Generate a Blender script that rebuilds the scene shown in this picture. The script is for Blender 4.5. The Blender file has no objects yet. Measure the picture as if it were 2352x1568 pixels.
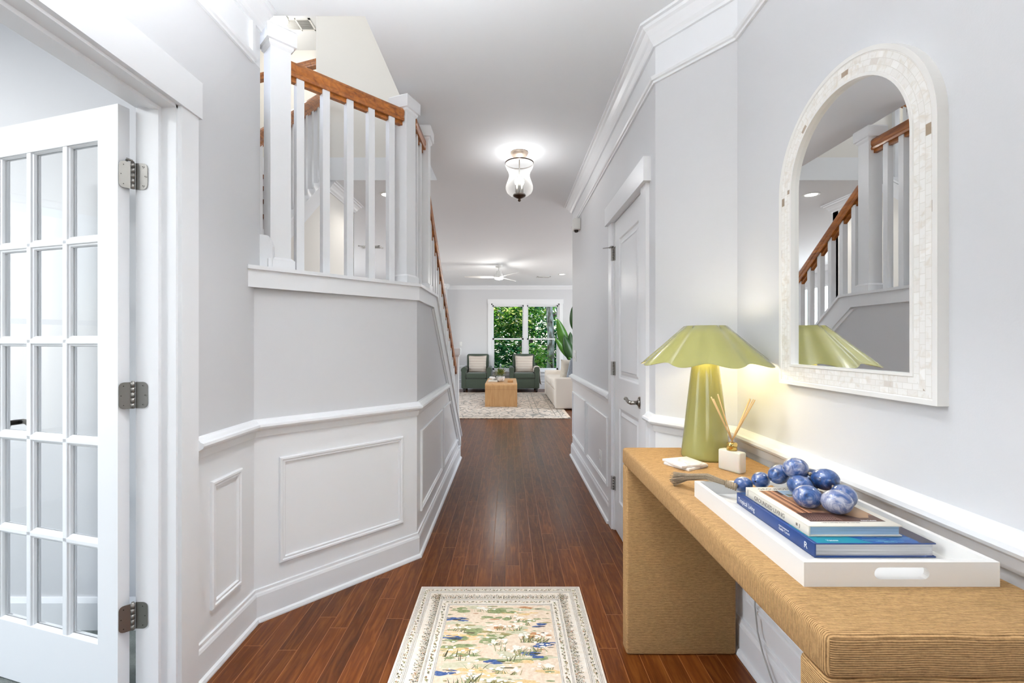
import bpy, bmesh, math, random
from math import pi, sin, cos, sqrt, hypot
from mathutils import Vector, Matrix
SC = bpy.context.scene
COL = SC.collection

# ------------------------------------------------------------------ camera, world, sun, exposure
cam = bpy.data.objects.new('camera', bpy.data.cameras.new('camera'))
COL.objects.link(cam)
cam.location = (0, 0, 1.24)
cam.rotation_euler = (pi/2, 0, 0)
cam.data.sensor_width = 36
cam.data.lens = 16.0
cam.data.shift_x = 0.0034
cam.data.shift_y = 0.00085
cam.data.clip_start = 0.02
SC.camera = cam
SC.view_settings.view_transform = 'Standard'
SC.view_settings.look = 'None'
SC.view_settings.gamma = 1
SC.view_settings.exposure = 0.48
SC.view_settings.use_curve_mapping = False

world = bpy.data.worlds.new('sky'); SC.world = world
world.use_nodes = True
wn = world.node_tree.nodes; wl = world.node_tree.links
bg = wn['Background']
sky = wn.new('ShaderNodeTexSky')
try:
    sky.sky_type = 'NISHITA'; sky.sun_disc = False; sky.sun_elevation = math.radians(50); sky.sun_rotation = math.radians(200)
except Exception:
    pass
wl.new(sky.outputs[0], bg.inputs[0])
bg.inputs[1].default_value = 0.4

def light(name, kind, loc, energy, color=(1, 1, 1), rot=(0, 0, 0), size=None, size_y=None, radius=None, spot=None, blend=0.6):
    d = bpy.data.lights.new(name, kind)
    d.energy = energy; d.color = color
    if kind == 'AREA':
        d.shape = 'RECTANGLE'; d.size = size; d.size_y = size_y or size
    if radius is not None and kind in ('POINT', 'SPOT'):
        d.shadow_soft_size = radius
    if spot:
        d.spot_size = math.radians(spot); d.spot_blend = blend
    o = bpy.data.objects.new(name, d); COL.objects.link(o)
    o.location = loc; o.rotation_euler = rot
    return o
sun = light('sun', 'SUN', (0, 0, 20), 9.0, (1, .95, .86), rot=(math.radians(42), 0, math.radians(6)))
sun.data.angle = math.radians(1)
DAY = (.93, .97, 1.0)
# fill area lights added at the door and window openings in place of daylight
light('front_door_fill', 'AREA', (0, -2.42, 1.35), 3, DAY, rot=(pi/2, 0, 0), size=1.5, size_y=2.2)
light('study_window_fill', 'AREA', (-4.46, .6, 1.4), 8, (.92, .97, 1.0), rot=(0, -pi/2, 0), size=1.7, size_y=1.8)
light('living_right_fill', 'AREA', (4.58, 8.6, 1.45), 150, DAY, rot=(0, pi/2, 0), size=1.9, size_y=4.5)
light('living_left_fill', 'AREA', (-4.58, 8.0, 1.45), 70, DAY, rot=(0, -pi/2, 0), size=1.9, size_y=3.5)
light('upstairs_fill', 'AREA', (-3.6, 3.3, 4.2), 10, (.97, .98, 1), rot=(0, -pi/2, 0), size=1.2, size_y=1.4)

# fill lights added above the foyer, stair hall and study, without any fixtures
light('foyer_point_fill', 'POINT', (-.6, .7, 2.1), 4, (.94, .97, 1), radius=.2)
light('foyer_down_fill', 'SPOT', (-.25, 1.35, 2.72), 84, (.96, .98, 1), rot=(0, 0, 0), radius=.12, spot=100, blend=1)
light('foyer_up_fill', 'SPOT', (-.5, .7, 2.0), 172, (.94, .97, 1), rot=(pi, 0, 0), radius=.2, spot=170, blend=1)
light('stair_hall_fill', 'POINT', (-1.9, 2.9, 4.95), 15, (.96, .98, 1), radius=.12)
light('study_ceiling_fill', 'AREA', (-3.1, .4, 2.70), 62, (.95, .98, 1), rot=(0, 0, 0), size=.6, size_y=.6)

# ------------------------------------------------------------------ materials
def lin(c):
    c = c / 255.0
    return c / 12.92 if c <= .04045 else ((c + .055) / 1.055) ** 2.4
def rgb(r, g, b):
    return (lin(r), lin(g), lin(b), 1)
def new_mat(name):
    m = bpy.data.materials.new(name); m.use_nodes = True
    nt = m.node_tree
    return m, nt.nodes, nt.links, nt.nodes['Principled BSDF']
def mat(name, c, rough=.5, metal=0, bump=0, bscale=60, coat=0, trans=0, ior=1.45, emit=None, estr=0, var=0, vscale=6, spec=None, sub=0, sheen=0):
    m, N, L, b = new_mat(name)
    b.inputs['Base Color'].default_value = c
    b.inputs['Roughness'].default_value = rough
    b.inputs['Metallic'].default_value = metal
    b.inputs['Coat Weight'].default_value = coat
    b.inputs['Coat Roughness'].default_value = .08
    b.inputs['Transmission Weight'].default_value = trans
    b.inputs['IOR'].default_value = ior
    b.inputs['Subsurface Weight'].default_value = sub
    b.inputs['Sheen Weight'].default_value = sheen
    if spec is not None: b.inputs['Specular IOR Level'].default_value = spec
    if emit:
        b.inputs['Emission Color'].default_value = emit; b.inputs['Emission Strength'].default_value = estr
    if bump or var:
        tc = N.new('ShaderNodeTexCoord'); no = N.new('ShaderNodeTexNoise')
        no.inputs['Scale'].default_value = bscale if bump else vscale
        no.inputs['Detail'].default_value = 4
        L.new(tc.outputs['Object'], no.inputs['Vector'])
        if bump:
            bp = N.new('ShaderNodeBump'); bp.inputs['Strength'].default_value = bump; bp.inputs['Distance'].default_value = .004
            L.new(no.outputs['Fac'], bp.inputs['Height']); L.new(bp.outputs[0], b.inputs['Normal'])
        if var:
            n2 = N.new('ShaderNodeTexNoise'); n2.inputs['Scale'].default_value = vscale; n2.inputs['Detail'].default_value = 3
            L.new(tc.outputs['Object'], n2.inputs['Vector'])
            mx = N.new('ShaderNodeMix'); mx.data_type = 'RGBA'
            mx.inputs['A'].default_value = tuple(x * (1 - var) for x in c[:3]) + (1,)
            mx.inputs['B'].default_value = tuple(min(1, x * (1 + var)) for x in c[:3]) + (1,)
            L.new(n2.outputs['Fac'], mx.inputs['Factor']); L.new(mx.outputs['Result'], b.inputs['Base Color'])
    return m
def ramp(N, L, fac, stops, interp='LINEAR'):
    r = N.new('ShaderNodeValToRGB'); r.color_ramp.interpolation = interp
    el = r.color_ramp.elements
    while len(el) < len(stops): el.new(.5)
    for e, (p, c) in zip(el, stops): e.position = p; e.color = c
    L.new(fac, r.inputs[0]); return r.outputs[0]

def mathn(N, L, op, a, b=None, c=None):
    n = N.new('ShaderNodeMath'); n.operation = op
    for i, v in enumerate((a, b, c)):
        if v is None: continue
        if isinstance(v, (int, float)): n.inputs[i].default_value = v
        else: L.new(v, n.inputs[i])
    return n.outputs[0]

M = {}
M['wall'] = mat('wall_paint_pale_grey', rgb(216, 216, 218), .55, bump=.05, bscale=220)
M['white'] = mat('trim_paint_white', rgb(240, 241, 243), .32, bump=.03, bscale=40)
M['ceil'] = mat('ceiling_paint', rgb(239, 241, 243), .8, bump=.04, bscale=200)
M['warmwall'] = mat('stair_wall_paint', rgb(236, 233, 227), .6)
M['nickel'] = mat('brushed_nickel', rgb(146, 143, 138), .42, 1, bump=.05, bscale=200)
M['dark_metal'] = mat('dark_screw', rgb(60, 56, 52), .5, .8)
M['chrome'] = mat('satin_steel', rgb(150, 145, 138), .28, 1)
M['gold'] = mat('gold_metal', rgb(205, 175, 105), .15, 1)
M['bronze'] = mat('bronze_metal', rgb(70, 52, 40), .35, .8)
M['plastic'] = mat('white_plastic', rgb(235, 235, 232), .4)
M['black'] = mat('black_plastic', rgb(22, 22, 24), .5)
M['glass'] = mat('clear_glass', (1, 1, 1, 1), .0, trans=1, ior=1.02, spec=.3)
def thin_glass():
    m, N, L, b = new_mat('window_glass')
    N.remove(b)
    out = [n for n in N if n.type == 'OUTPUT_MATERIAL'][0]
    t = N.new('ShaderNodeBsdfTransparent'); t.inputs[0].default_value = (.985, .99, .988, 1)
    g = N.new('ShaderNodeBsdfGlossy'); g.inputs['Roughness'].default_value = .01
    fr = N.new('ShaderNodeLayerWeight'); fr.inputs[0].default_value = .12
    mx = N.new('ShaderNodeMixShader')
    L.new(mathn(N, L, 'MULTIPLY', fr.outputs['Fresnel'], .10), mx.inputs[0]); L.new(t.outputs[0], mx.inputs[1]); L.new(g.outputs[0], mx.inputs[2])
    L.new(mx.outputs[0], out.inputs[0])
    return m
M['pane'] = thin_glass()
def hazy_glass():
    m, N, L, b = new_mat('seeded_lantern_glass')
    out = [n for n in N if n.type == 'OUTPUT_MATERIAL'][0]
    t = N.new('ShaderNodeBsdfTransparent'); b.inputs['Base Color'].default_value = (.9, .9, .88, 1); b.inputs['Roughness'].default_value = .24
    tr = N.new('ShaderNodeBsdfTranslucent'); tr.inputs[0].default_value = (.95, .95, .92, 1)
    lw = N.new('ShaderNodeLayerWeight'); lw.inputs[0].default_value = .35
    m1 = N.new('ShaderNodeMixShader'); m1.inputs[0].default_value = .6; L.new(b.outputs[0], m1.inputs[1]); L.new(tr.outputs[0], m1.inputs[2])
    mx = N.new('ShaderNodeMixShader'); L.new(mathn(N, L, 'ADD', mathn(N, L, 'MULTIPLY', lw.outputs['Facing'], .14), .022), mx.inputs[0])
    L.new(t.outputs[0], mx.inputs[1]); L.new(m1.outputs[0], mx.inputs[2]); L.new(mx.outputs[0], out.inputs[0])
    return m
M['lantern_glass'] = hazy_glass()
M['canopy'] = mat('champagne_metal', rgb(214, 196, 178), .35, .6)
M['mirror'] = mat('mirror_silver', (.93, .94, .94, 1), 0.0, 1)
M['carpet'] = mat('study_carpet', rgb(128, 134, 130), .95, bump=.9, bscale=350, var=.25, vscale=120)

def wood_floor():
    m, N, L, b = new_mat('hardwood_planks')
    tc = N.new('ShaderNodeTexCoord'); sp = N.new('ShaderNodeSeparateXYZ')
    L.new(tc.outputs['Object'], sp.inputs[0])
    W, LEN = .0762, .92
    xs = mathn(N, L, 'DIVIDE', mathn(N, L, 'ADD', sp.outputs[0], .0145), W)
    row = mathn(N, L, 'FLOOR', xs)
    wn1 = N.new('ShaderNodeTexWhiteNoise'); wn1.noise_dimensions = '1D'; L.new(row, wn1.inputs['W'])
    ys = mathn(N, L, 'ADD', mathn(N, L, 'DIVIDE', sp.outputs[1], LEN), mathn(N, L, 'MULTIPLY', wn1.outputs[0], 7.3))
    seg = mathn(N, L, 'FLOOR', ys)
    cid = mathn(N, L, 'ADD', mathn(N, L, 'MULTIPLY', row, 17.13), mathn(N, L, 'MULTIPLY', seg, 3.71))
    wn2 = N.new('ShaderNodeTexWhiteNoise'); wn2.noise_dimensions = '1D'; L.new(cid, wn2.inputs['W'])
    fx = mathn(N, L, 'FRACT', xs); fy = mathn(N, L, 'FRACT', ys)
    ex = mathn(N, L, 'MULTIPLY', mathn(N, L, 'MINIMUM', fx, mathn(N, L, 'SUBTRACT', 1, fx)), W)
    ey = mathn(N, L, 'MULTIPLY', mathn(N, L, 'MINIMUM', fy, mathn(N, L, 'SUBTRACT', 1, fy)), LEN)
    e = mathn(N, L, 'MINIMUM', ex, ey)
    gap = N.new('ShaderNodeMapRange'); gap.inputs['From Min'].default_value = .0003; gap.inputs['From Max'].default_value = .0019
    L.new(e, gap.inputs['Value'])
    # grain: stretched along the plank, shifted per plank
    cm = N.new('ShaderNodeCombineXYZ')
    L.new(mathn(N, L, 'ADD', mathn(N, L, 'MULTIPLY', sp.outputs[0], 30), mathn(N, L, 'MULTIPLY', wn2.outputs[0], 50)), cm.inputs[0])
    L.new(mathn(N, L, 'ADD', mathn(N, L, 'MULTIPLY', sp.outputs[1], 3.0), mathn(N, L, 'MULTIPLY', wn2.outputs[0], 90)), cm.inputs[1])
    g = N.new('ShaderNodeTexNoise'); g.inputs['Scale'].default_value = 1.6; g.inputs['Detail'].default_value = 6; g.inputs['Distortion'].default_value = 1.2
    L.new(cm.outputs[0], g.inputs['Vector'])
    col = ramp(N, L, g.outputs['Fac'], [(.25, rgb(76, 36, 11)), (.5, rgb(98, 50, 17)), (.75, rgb(124, 71, 28))])
    hsv = N.new('ShaderNodeHueSaturation'); L.new(col, hsv.inputs['Color'])
    L.new(mathn(N, L, 'ADD', mathn(N, L, 'MULTIPLY', wn2.outputs[0], .42), .78), hsv.inputs['Value'])
    mx = N.new('ShaderNodeMix'); mx.data_type = 'RGBA'; mx.inputs['A'].default_value = rgb(150, 96, 56)
    L.new(gap.outputs[0], mx.inputs['Factor']); L.new(hsv.outputs[0], mx.inputs['B'])
    L.new(mx.outputs['Result'], b.inputs['Base Color'])
    b.inputs['Roughness'].default_value = .35
    b.inputs['Coat Weight'].default_value = .36; b.inputs['Coat Roughness'].default_value = .22; b.inputs['Specular IOR Level'].default_value = .06
    # hand scraped waves running across the plank
    cw = N.new('ShaderNodeCombineXYZ')
    L.new(mathn(N, L, 'ADD', mathn(N, L, 'MULTIPLY', sp.outputs[0], 13), mathn(N, L, 'MULTIPLY', wn2.outputs[0], 33)), cw.inputs[0])
    L.new(mathn(N, L, 'MULTIPLY', sp.outputs[1], 26), cw.inputs[1])
    w = N.new('ShaderNodeTexNoise'); w.inputs['Scale'].default_value = 1.0; w.inputs['Detail'].default_value = 0; w.inputs['Distortion'].default_value = .4
    L.new(cw.outputs[0], w.inputs['Vector'])
    hgt = mathn(N, L, 'ADD', mathn(N, L, 'MULTIPLY', w.outputs['Fac'], .9), mathn(N, L, 'MULTIPLY', gap.outputs[0], .5))
    bp = N.new('ShaderNodeBump'); bp.inputs['Strength'].default_value = .3; bp.inputs['Distance'].default_value = .0012
    L.new(hgt, bp.inputs['Height']); L.new(bp.outputs[0], b.inputs['Normal'])
    L.new(bp.outputs[0], b.inputs['Coat Normal'])
    return m
M['floor'] = wood_floor()

def grain_wood(name, c1, c2, axis=1, scale=1.0, rough=.35, coat=.2, stretch=14):
    m, N, L, b = new_mat(name)
    tc = N.new('ShaderNodeTexCoord'); mp = N.new('ShaderNodeMapping')
    s = [stretch * scale * 2.2] * 3; s[axis] = stretch * scale * .22
    mp.inputs['Scale'].default_value = s
    L.new(tc.outputs['Object'], mp.inputs[0])
    n = N.new('ShaderNodeTexNoise'); n.inputs['Scale'].default_value = 1.3; n.inputs['Detail'].default_value = 7; n.inputs['Distortion'].default_value = .8
    L.new(mp.outputs[0], n.inputs['Vector'])
    L.new(ramp(N, L, n.outputs['Fac'], [(.3, c1), (.68, c2)]), b.inputs['Base Color'])
    b.inputs['Roughness'].default_value = rough; b.inputs['Coat Weight'].default_value = coat
    return m
M['rail_wood'] = grain_wood('oak_handrail', rgb(120, 62, 18), rgb(190, 116, 48), axis=1)
M['table_wood'] = grain_wood('light_maple', rgb(196, 146, 92), rgb(214, 168, 116), axis=2, coat=0, rough=.45)
M['tread'] = grain_wood('stair_tread_wood', rgb(96, 52, 26), rgb(136, 80, 42), axis=0)

def jute(name, axis, c1, c2, pitch=.0034):
    """twisted jute thread wound side by side; axis = direction in which the threads are stacked"""
    m, N, L, b = new_mat(name)
    tc = N.new('ShaderNodeTexCoord'); sp = N.new('ShaderNodeSeparateXYZ'); L.new(tc.outputs['Object'], sp.inputs[0])
    no0 = N.new('ShaderNodeTexNoise'); no0.inputs['Scale'].default_value = 9; no0.inputs['Detail'].default_value = 2
    L.new(tc.outputs['Object'], no0.inputs['Vector'])
    p = mathn(N, L, 'ADD', mathn(N, L, 'DIVIDE', sp.outputs[axis], pitch), mathn(N, L, 'MULTIPLY', no0.outputs['Fac'], 2.2))
    w = mathn(N, L, 'ABSOLUTE', mathn(N, L, 'SINE', mathn(N, L, 'MULTIPLY', p, pi)))
    mp = N.new('ShaderNodeMapping'); s = [60, 60, 60]; s[axis] = 420
    mp.inputs['Scale'].default_value = s; L.new(tc.outputs['Object'], mp.inputs[0])
    no = N.new('ShaderNodeTexNoise'); no.inputs['Scale'].default_value = 1; no.inputs['Detail'].default_value = 5
    L.new(mp.outputs[0], no.inputs['Vector'])
    mp2 = N.new('ShaderNodeMapping'); s = [260, 260, 260]; mp2.inputs['Scale'].default_value = s
    L.new(tc.outputs['Object'], mp2.inputs[0])
    tw = N.new('ShaderNodeTexNoise'); tw.inputs['Scale'].default_value = 1; tw.inputs['Detail'].default_value = 3; L.new(mp2.outputs[0], tw.inputs['Vector'])
    f = mathn(N, L, 'ADD', mathn(N, L, 'MULTIPLY', w, .34), mathn(N, L, 'MULTIPLY', no.outputs['Fac'], .55))
    f = mathn(N, L, 'ADD', f, mathn(N, L, 'MULTIPLY', tw.outputs['Fac'], .25))
    L.new(ramp(N, L, f, [(.32, c1), (.8, c2)]), b.inputs['Base Color'])
    b.inputs['Roughness'].default_value = .85; b.inputs['Specular IOR Level'].default_value = .2
    h = mathn(N, L, 'ADD', w, mathn(N, L, 'MULTIPLY', mathn(N, L, 'ADD', tw.outputs['Fac'], no.outputs['Fac']), .7))
    bp = N.new('ShaderNodeBump'); bp.inputs['Strength'].default_value = .8; bp.inputs['Distance'].default_value = .0016
    L.new(h, bp.inputs['Height']); L.new(bp.outputs[0], b.inputs['Normal'])
    return m
JC = (rgb(118, 86, 54), rgb(208, 166, 114))
M['jute_y'] = jute('jute_wrap_across', 1, *JC)
M['jute_z'] = jute('jute_wrap_level', 2, *JC)

def marble_bead():
    m, N, L, b = new_mat('blue_marbled_bead')
    tc = N.new('ShaderNodeTexCoord'); oi = N.new('ShaderNodeObjectInfo')
    ad = N.new('ShaderNodeVectorMath'); ad.operation = 'ADD'
    cx = N.new('ShaderNodeCombineXYZ'); L.new(mathn(N, L, 'MULTIPLY', oi.outputs['Random'], 40), cx.inputs[0]); L.new(mathn(N, L, 'MULTIPLY', oi.outputs['Random'], 23), cx.inputs[1])
    L.new(tc.outputs['Object'], ad.inputs[0]); L.new(cx.outputs[0], ad.inputs[1])
    n = N.new('ShaderNodeTexNoise'); n.inputs['Scale'].default_value = 30; n.inputs['Detail'].default_value = 7; n.inputs['Distortion'].default_value = 2.0; n.inputs['Roughness'].default_value = .62
    L.new(ad.outputs[0], n.inputs['Vector'])
    f = mathn(N, L, 'ADD', n.outputs['Fac'], mathn(N, L, 'MULTIPLY', mathn(N, L, 'SUBTRACT', oi.outputs['Random'], .4), .16))
    L.new(ramp(N, L, f, [(.30, rgb(26, 40, 78)), (.42, rgb(34, 76, 132)), (.50, rgb(70, 92, 142)), (.58, rgb(116, 124, 156)), (.68, rgb(176, 176, 190))]), b.inputs['Base Color'])
    b.inputs['Roughness'].default_value = .28; b.inputs['Coat Weight'].default_value = .8; b.inputs['Coat Roughness'].default_value = .07
    return m
M['bead'] = marble_bead()
M['twine'] = mat('tassel_twine', rgb(168, 150, 126), .9, bump=.6, bscale=900, var=.35, vscale=300)
def marble_white():
    m, N, L, b = new_mat('white_marble')
    tc = N.new('ShaderNodeTexCoord'); n = N.new('ShaderNodeTexNoise'); n.inputs['Scale'].default_value = 14; n.inputs['Detail'].default_value = 6; n.inputs['Distortion'].default_value = 1.6
    L.new(tc.outputs['Object'], n.inputs['Vector'])
    L.new(ramp(N, L, n.outputs['Fac'], [(.36, rgb(196, 188, 184)), (.43, rgb(236, 232, 228)), (.7, rgb(246, 243, 240))]), b.inputs['Base Color'])
    b.inputs['Roughness'].default_value = .35
    return m
M['marble'] = marble_white()
M['lamp_green'] = mat('olive_green_enamel', rgb(150, 146, 84), .22, coat=.6, spec=.5)
M['bulb_warm'] = mat('warm_bulb', (1, 1, 1, 1), .5, emit=(1, .86, .62, 1), estr=30)
M['bulb'] = mat('lit_bulb', (1, 1, 1, 1), .5, emit=(1, .96, .9, 1), estr=25)
M['lens'] = mat('lit_lamp_lens', (1, 1, 1, 1), .5, emit=(1, .97, .92, 1), estr=6)
M['tray'] = mat('white_lacquer', rgb(240, 238, 234), .3, coat=.3)
M['frost'] = mat('frosted_glass', rgb(255, 250, 240), .35, trans=.35, ior=1.3, sub=.2)
M['reed'] = mat('rattan_reed', rgb(222, 186, 132), .7)
M['armgreen'] = mat('dark_green_upholstery', rgb(66, 76, 62), .8, bump=.25, bscale=400, sheen=.3)
M['sofa'] = mat('cream_slipcover', rgb(226, 216, 204), .9, bump=.15, bscale=200)
M['footwood'] = mat('dark_wood_foot', rgb(38, 26, 20), .4)
M['pagew'] = mat('page_edges_grey', rgb(205, 205, 208), .8)
M['pageb'] = mat('page_edges_blue', rgb(150, 180, 208), .8)
M['navy'] = mat('navy_cover', rgb(30, 62, 122), .35, coat=.1)
M['cream'] = mat('cream_cover', rgb(226, 219, 205), .45)
M['ink'] = mat('grey_lettering', rgb(120, 112, 102), .6)
M['winknk'] = mat('white_lettering', rgb(240, 240, 240), .6)
M['cord'] = mat('grey_cord', rgb(170, 168, 165), .6)

# ------------------------------------------------------------------ mesh builder
def wm(o):
    m = o.matrix_basis.copy()
    return (wm(o.parent) @ o.matrix_parent_inverse @ m) if o.parent else m
class MB:
    def __init__(s): s.v = []; s.f = []; s.m = []; s.sm = []; s.uv = {}
    def add(s, vs, fs, mi=0, smooth=False):
        o = len(s.v); s.v += [tuple(v) for v in vs]
        for f in fs: s.f.append(tuple(o + i for i in f)); s.m.append(mi); s.sm.append(smooth)
        return s
    def box(s, x0, x1, y0, y1, z0, z1, mi=0, mt=None):
        v = [(x, y, z) for x in (x0, x1) for y in (y0, y1) for z in (z0, z1)]
        if mt is not None: v = [tuple(mt @ Vector(p)) for p in v]
        return s.add(v, [(0, 1, 3, 2), (4, 6, 7, 5), (0, 4, 5, 1), (2, 3, 7, 6), (0, 2, 6, 4), (1, 5, 7, 3)], mi)
    def rbox(s, x0, x1, y0, y1, z0, z1, r=.005, seg=2, mi=0, mt=None, smooth=True):
        bm = bmesh.new(); bmesh.ops.create_cube(bm, size=1)
        for v in bm.verts: v.co = Vector((x0 + (v.co.x + .5) * (x1 - x0), y0 + (v.co.y + .5) * (y1 - y0), z0 + (v.co.z + .5) * (z1 - z0)))
        bmesh.ops.bevel(bm, geom=bm.edges[:], offset=r, segments=seg, profile=.5, affect='EDGES')
        return s.addbm(bm, mi, mt, smooth)
    def addbm(s, bm, mi=0, mt=None, smooth=False):
        bm.verts.ensure_lookup_table(); bm.verts.index_update()
        vs = [tuple(mt @ v.co) if mt is not None else tuple(v.co) for v in bm.verts]
        fs = [tuple(v.index for v in f.verts) for f in bm.faces]
        bm.free(); return s.add(vs, fs, mi, smooth)
    def prism(s, poly, z0, z1, mi=0, mt=None):
        n = len(poly)
        v = [(p[0], p[1], z0) for p in poly] + [(p[0], p[1], z1) for p in poly]
        if mt is not None: v = [tuple(mt @ Vector(p)) for p in v]
        f = [tuple(range(n - 1, -1, -1)), tuple(range(n, 2 * n))] + [(i, (i + 1) % n, n + (i + 1) % n, n + i) for i in range(n)]
        return s.add(v, f, mi)
    def lathe(s, prof, n=32, c=(0, 0, 0), mi=0, mt=None, smooth=True, rf=None):
        vs = []; k = len(prof)
        for i in range(n):
            a = 2 * pi * i / n
            for (r, z) in prof:
                rr = rf(r, z, a) if rf else r
                vs.append((c[0] + rr * cos(a), c[1] + rr * sin(a), c[2] + z))
        if mt is not None: vs = [tuple(mt @ Vector(p)) for p in vs]
        fs = [(i * k + j, ((i + 1) % n) * k + j, ((i + 1) % n) * k + j + 1, i * k + j + 1) for i in range(n) for j in range(k - 1)]
        return s.add(vs, fs, mi, smooth)
    def cyl(s, p0, p1, r0, r1=None, n=12, mi=0, smooth=True):
        r1 = r0 if r1 is None else r1
        p0, p1 = Vector(p0), Vector(p1); d = (p1 - p0).normalized()
        a = d.orthogonal().normalized(); b = d.cross(a)
        v = [p + (a * cos(2 * pi * i / n) + b * sin(2 * pi * i / n)) * r for p, r in ((p0, r0), (p1, r1)) for i in range(n)]
        s.add(v, [(i, (i + 1) % n, n + (i + 1) % n, n + i) for i in range(n)], mi, smooth)
        o = len(s.v) - 2 * n
        s.f += [tuple(o + i for i in range(n - 1, -1, -1)), tuple(o + n + i for i in range(n))]; s.m += [mi, mi]; s.sm += [False, False]
        return s
    def tube(s, pts, r, n=8, mi=0):
        pts = [Vector(p) for p in pts]; rs = r if isinstance(r, (list, tuple)) else [r] * len(pts)
        vs = []; up = None
        for i, p in enumerate(pts):
            t = (pts[min(i + 1, len(pts) - 1)] - pts[max(i - 1, 0)]).normalized()
            if up is None: up = t.orthogonal().normalized()
            up = (up - t * up.dot(t)).normalized(); b = t.cross(up)
            vs += [p + (up * cos(2 * pi * k / n) + b * sin(2 * pi * k / n)) * rs[i] for k in range(n)]
        m = len(pts)
        fs = [(i * n + k, i * n + (k + 1) % n, (i + 1) * n + (k + 1) % n, (i + 1) * n + k) for i in range(m - 1) for k in range(n)]
        fs += [tuple(range(n - 1, -1, -1)), tuple((m - 1) * n + k for k in range(n))]
        return s.add(vs, fs, mi, True)
    def ell(s, c, r, nu=24, nv=14, mi=0, mt=None):
        prof = [(max(1e-5, sin(pi * j / nv)), -cos(pi * j / nv)) for j in range(nv + 1)]
        T = Matrix.Translation(c) @ (mt if mt is not None else Matrix.Identity(4)) @ Matrix.Diagonal((r[0], r[1], r[2], 1))
        return s.lathe(prof, nu, mt=T, mi=mi)
    def sweep(s, path, prof, mi=0, closed=False):
        """moulding along an XY path; prof = (out, z), out on the right hand side of travel"""
        n = len(path); vs = []; k = len(prof)
        for i, p in enumerate(path):
            ds = []
            if i > 0 or closed: a = path[i - 1]; ds.append((p[0] - a[0], p[1] - a[1]))
            if i < n - 1 or closed: a = path[(i + 1) % n]; ds.append((a[0] - p[0], a[1] - p[1]))
            ns = []
            for d in ds: l = hypot(*d); ns.append((d[1] / l, -d[0] / l))
            if len(ns) == 2:
                mx, my = ns[0][0] + ns[1][0], ns[0][1] + ns[1][1]; l = hypot(mx, my); mx /= l; my /= l
                q = 1 / (mx * ns[0][0] + my * ns[0][1]); mx *= q; my *= q
            else: mx, my = ns[0]
            for (o, z) in prof: vs.append((p[0] + mx * o, p[1] + my * o, z))
        m = n if closed else n - 1
        fs = [(i * k + j, i * k + (j + 1) % k, ((i + 1) % n) * k + (j + 1) % k, ((i + 1) % n) * k + j) for i in range(m) for j in range(k)]
        if not closed: fs += [tuple(range(k - 1, -1, -1)), tuple((n - 1) * k + j for j in range(k))]
        return s.add(vs, fs, mi)
    def frame(s, poly, prof, O, e1, e2, nn, mi=0):
        """picture-frame moulding: poly 2D (counter-clockwise in e1,e2), prof = (inset, height)"""
        O, e1, e2, nn = Vector(O), Vector(e1), Vector(e2), Vector(nn); n = len(poly); vs = []; k = len(prof)
        for i, p in enumerate(poly):
            a = poly[i - 1]; b = poly[(i + 1) % n]
            d1 = (p[0] - a[0], p[1] - a[1]); d2 = (b[0] - p[0], b[1] - p[1])
            l1, l2 = hypot(*d1), hypot(*d2)
            n1 = (-d1[1] / l1, d1[0] / l1); n2 = (-d2[1] / l2, d2[0] / l2)
            mx, my = n1[0] + n2[0], n1[1] + n2[1]; l = hypot(mx, my); mx /= l; my /= l
            q = 1 / (mx * n1[0] + my * n1[1])
            for (o, hgt) in prof:
                vs.append(O + e1 * (p[0] + mx * q * o) + e2 * (p[1] + my * q * o) + nn * hgt)
        fs = [(i * k + j, ((i + 1) % n) * k + j, ((i + 1) % n) * k + j + 1, i * k + j + 1) for i in range(n) for j in range(k - 1)]
        return s.add(vs, fs, mi)
    def extr(s, p0, p1, prof, mi=0):
        """closed profile (side, up) extruded between two points; side is horizontal"""
        p0, p1 = Vector(p0), Vector(p1); d = (p1 - p0).normalized()
        sd = d.cross(Vector((0, 0, 1))).normalized(); up = sd.cross(d); k = len(prof)
        vs = [p + sd * a + up * b for p in (p0, p1) for (a, b) in prof]
        fs = [(j, (j + 1) % k, k + (j + 1) % k, k + j) for j in range(k)] + [tuple(range(k - 1, -1, -1)), tuple(range(k, 2 * k))]
        return s.add(vs, fs, mi)
    def build(s, name, mats, parent=None, origin=None, fix=True):
        if not isinstance(mats, (list, tuple)): mats = [mats]
        me = bpy.data.meshes.new(name)
        o0 = Vector(origin) if origin is not None else Vector((0, 0, 0))
        me.from_pydata([tuple(Vector(v) - o0) for v in s.v], [], s.f)
        for m in mats: me.materials.append(m)
        for p, mi, sm in zip(me.polygons, s.m, s.sm): p.material_index = mi; p.use_smooth = sm
        if fix:
            bm = bmesh.new(); bm.from_mesh(me); bmesh.ops.recalc_face_normals(bm, faces=bm.faces[:]); bm.to_mesh(me); bm.free()
        me.update()
        o = bpy.data.objects.new(name, me); COL.objects.link(o)
        if parent is not None:
            o.parent = parent; o.matrix_parent_inverse = wm(parent).inverted()
        o.location = o0
        return o
def tag(o, label=None, cat=None, group=None, kind=None):
    if label: o['label'] = label
    if cat: o['category'] = cat
    if group: o['group'] = group
    if kind: o['kind'] = kind
    return o
def thing(name, loc, label, cat, group=None, rot=0):
    o = bpy.data.objects.new(name, None); COL.objects.link(o); o.location = loc; o.rotation_euler = (0, 0, rot)
    o.empty_display_size = .05
    return tag(o, label, cat, group)
def struct(o, label=None): return tag(o, label, kind='structure')
def clone(o, parent=None):
    c = o.copy(); COL.objects.link(c)
    if parent is not None: c.parent = parent
    for ch in o.children: clone(ch, c)
    return c
def RZ(a): return Matrix.Rotation(a, 4, 'Z')
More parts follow.
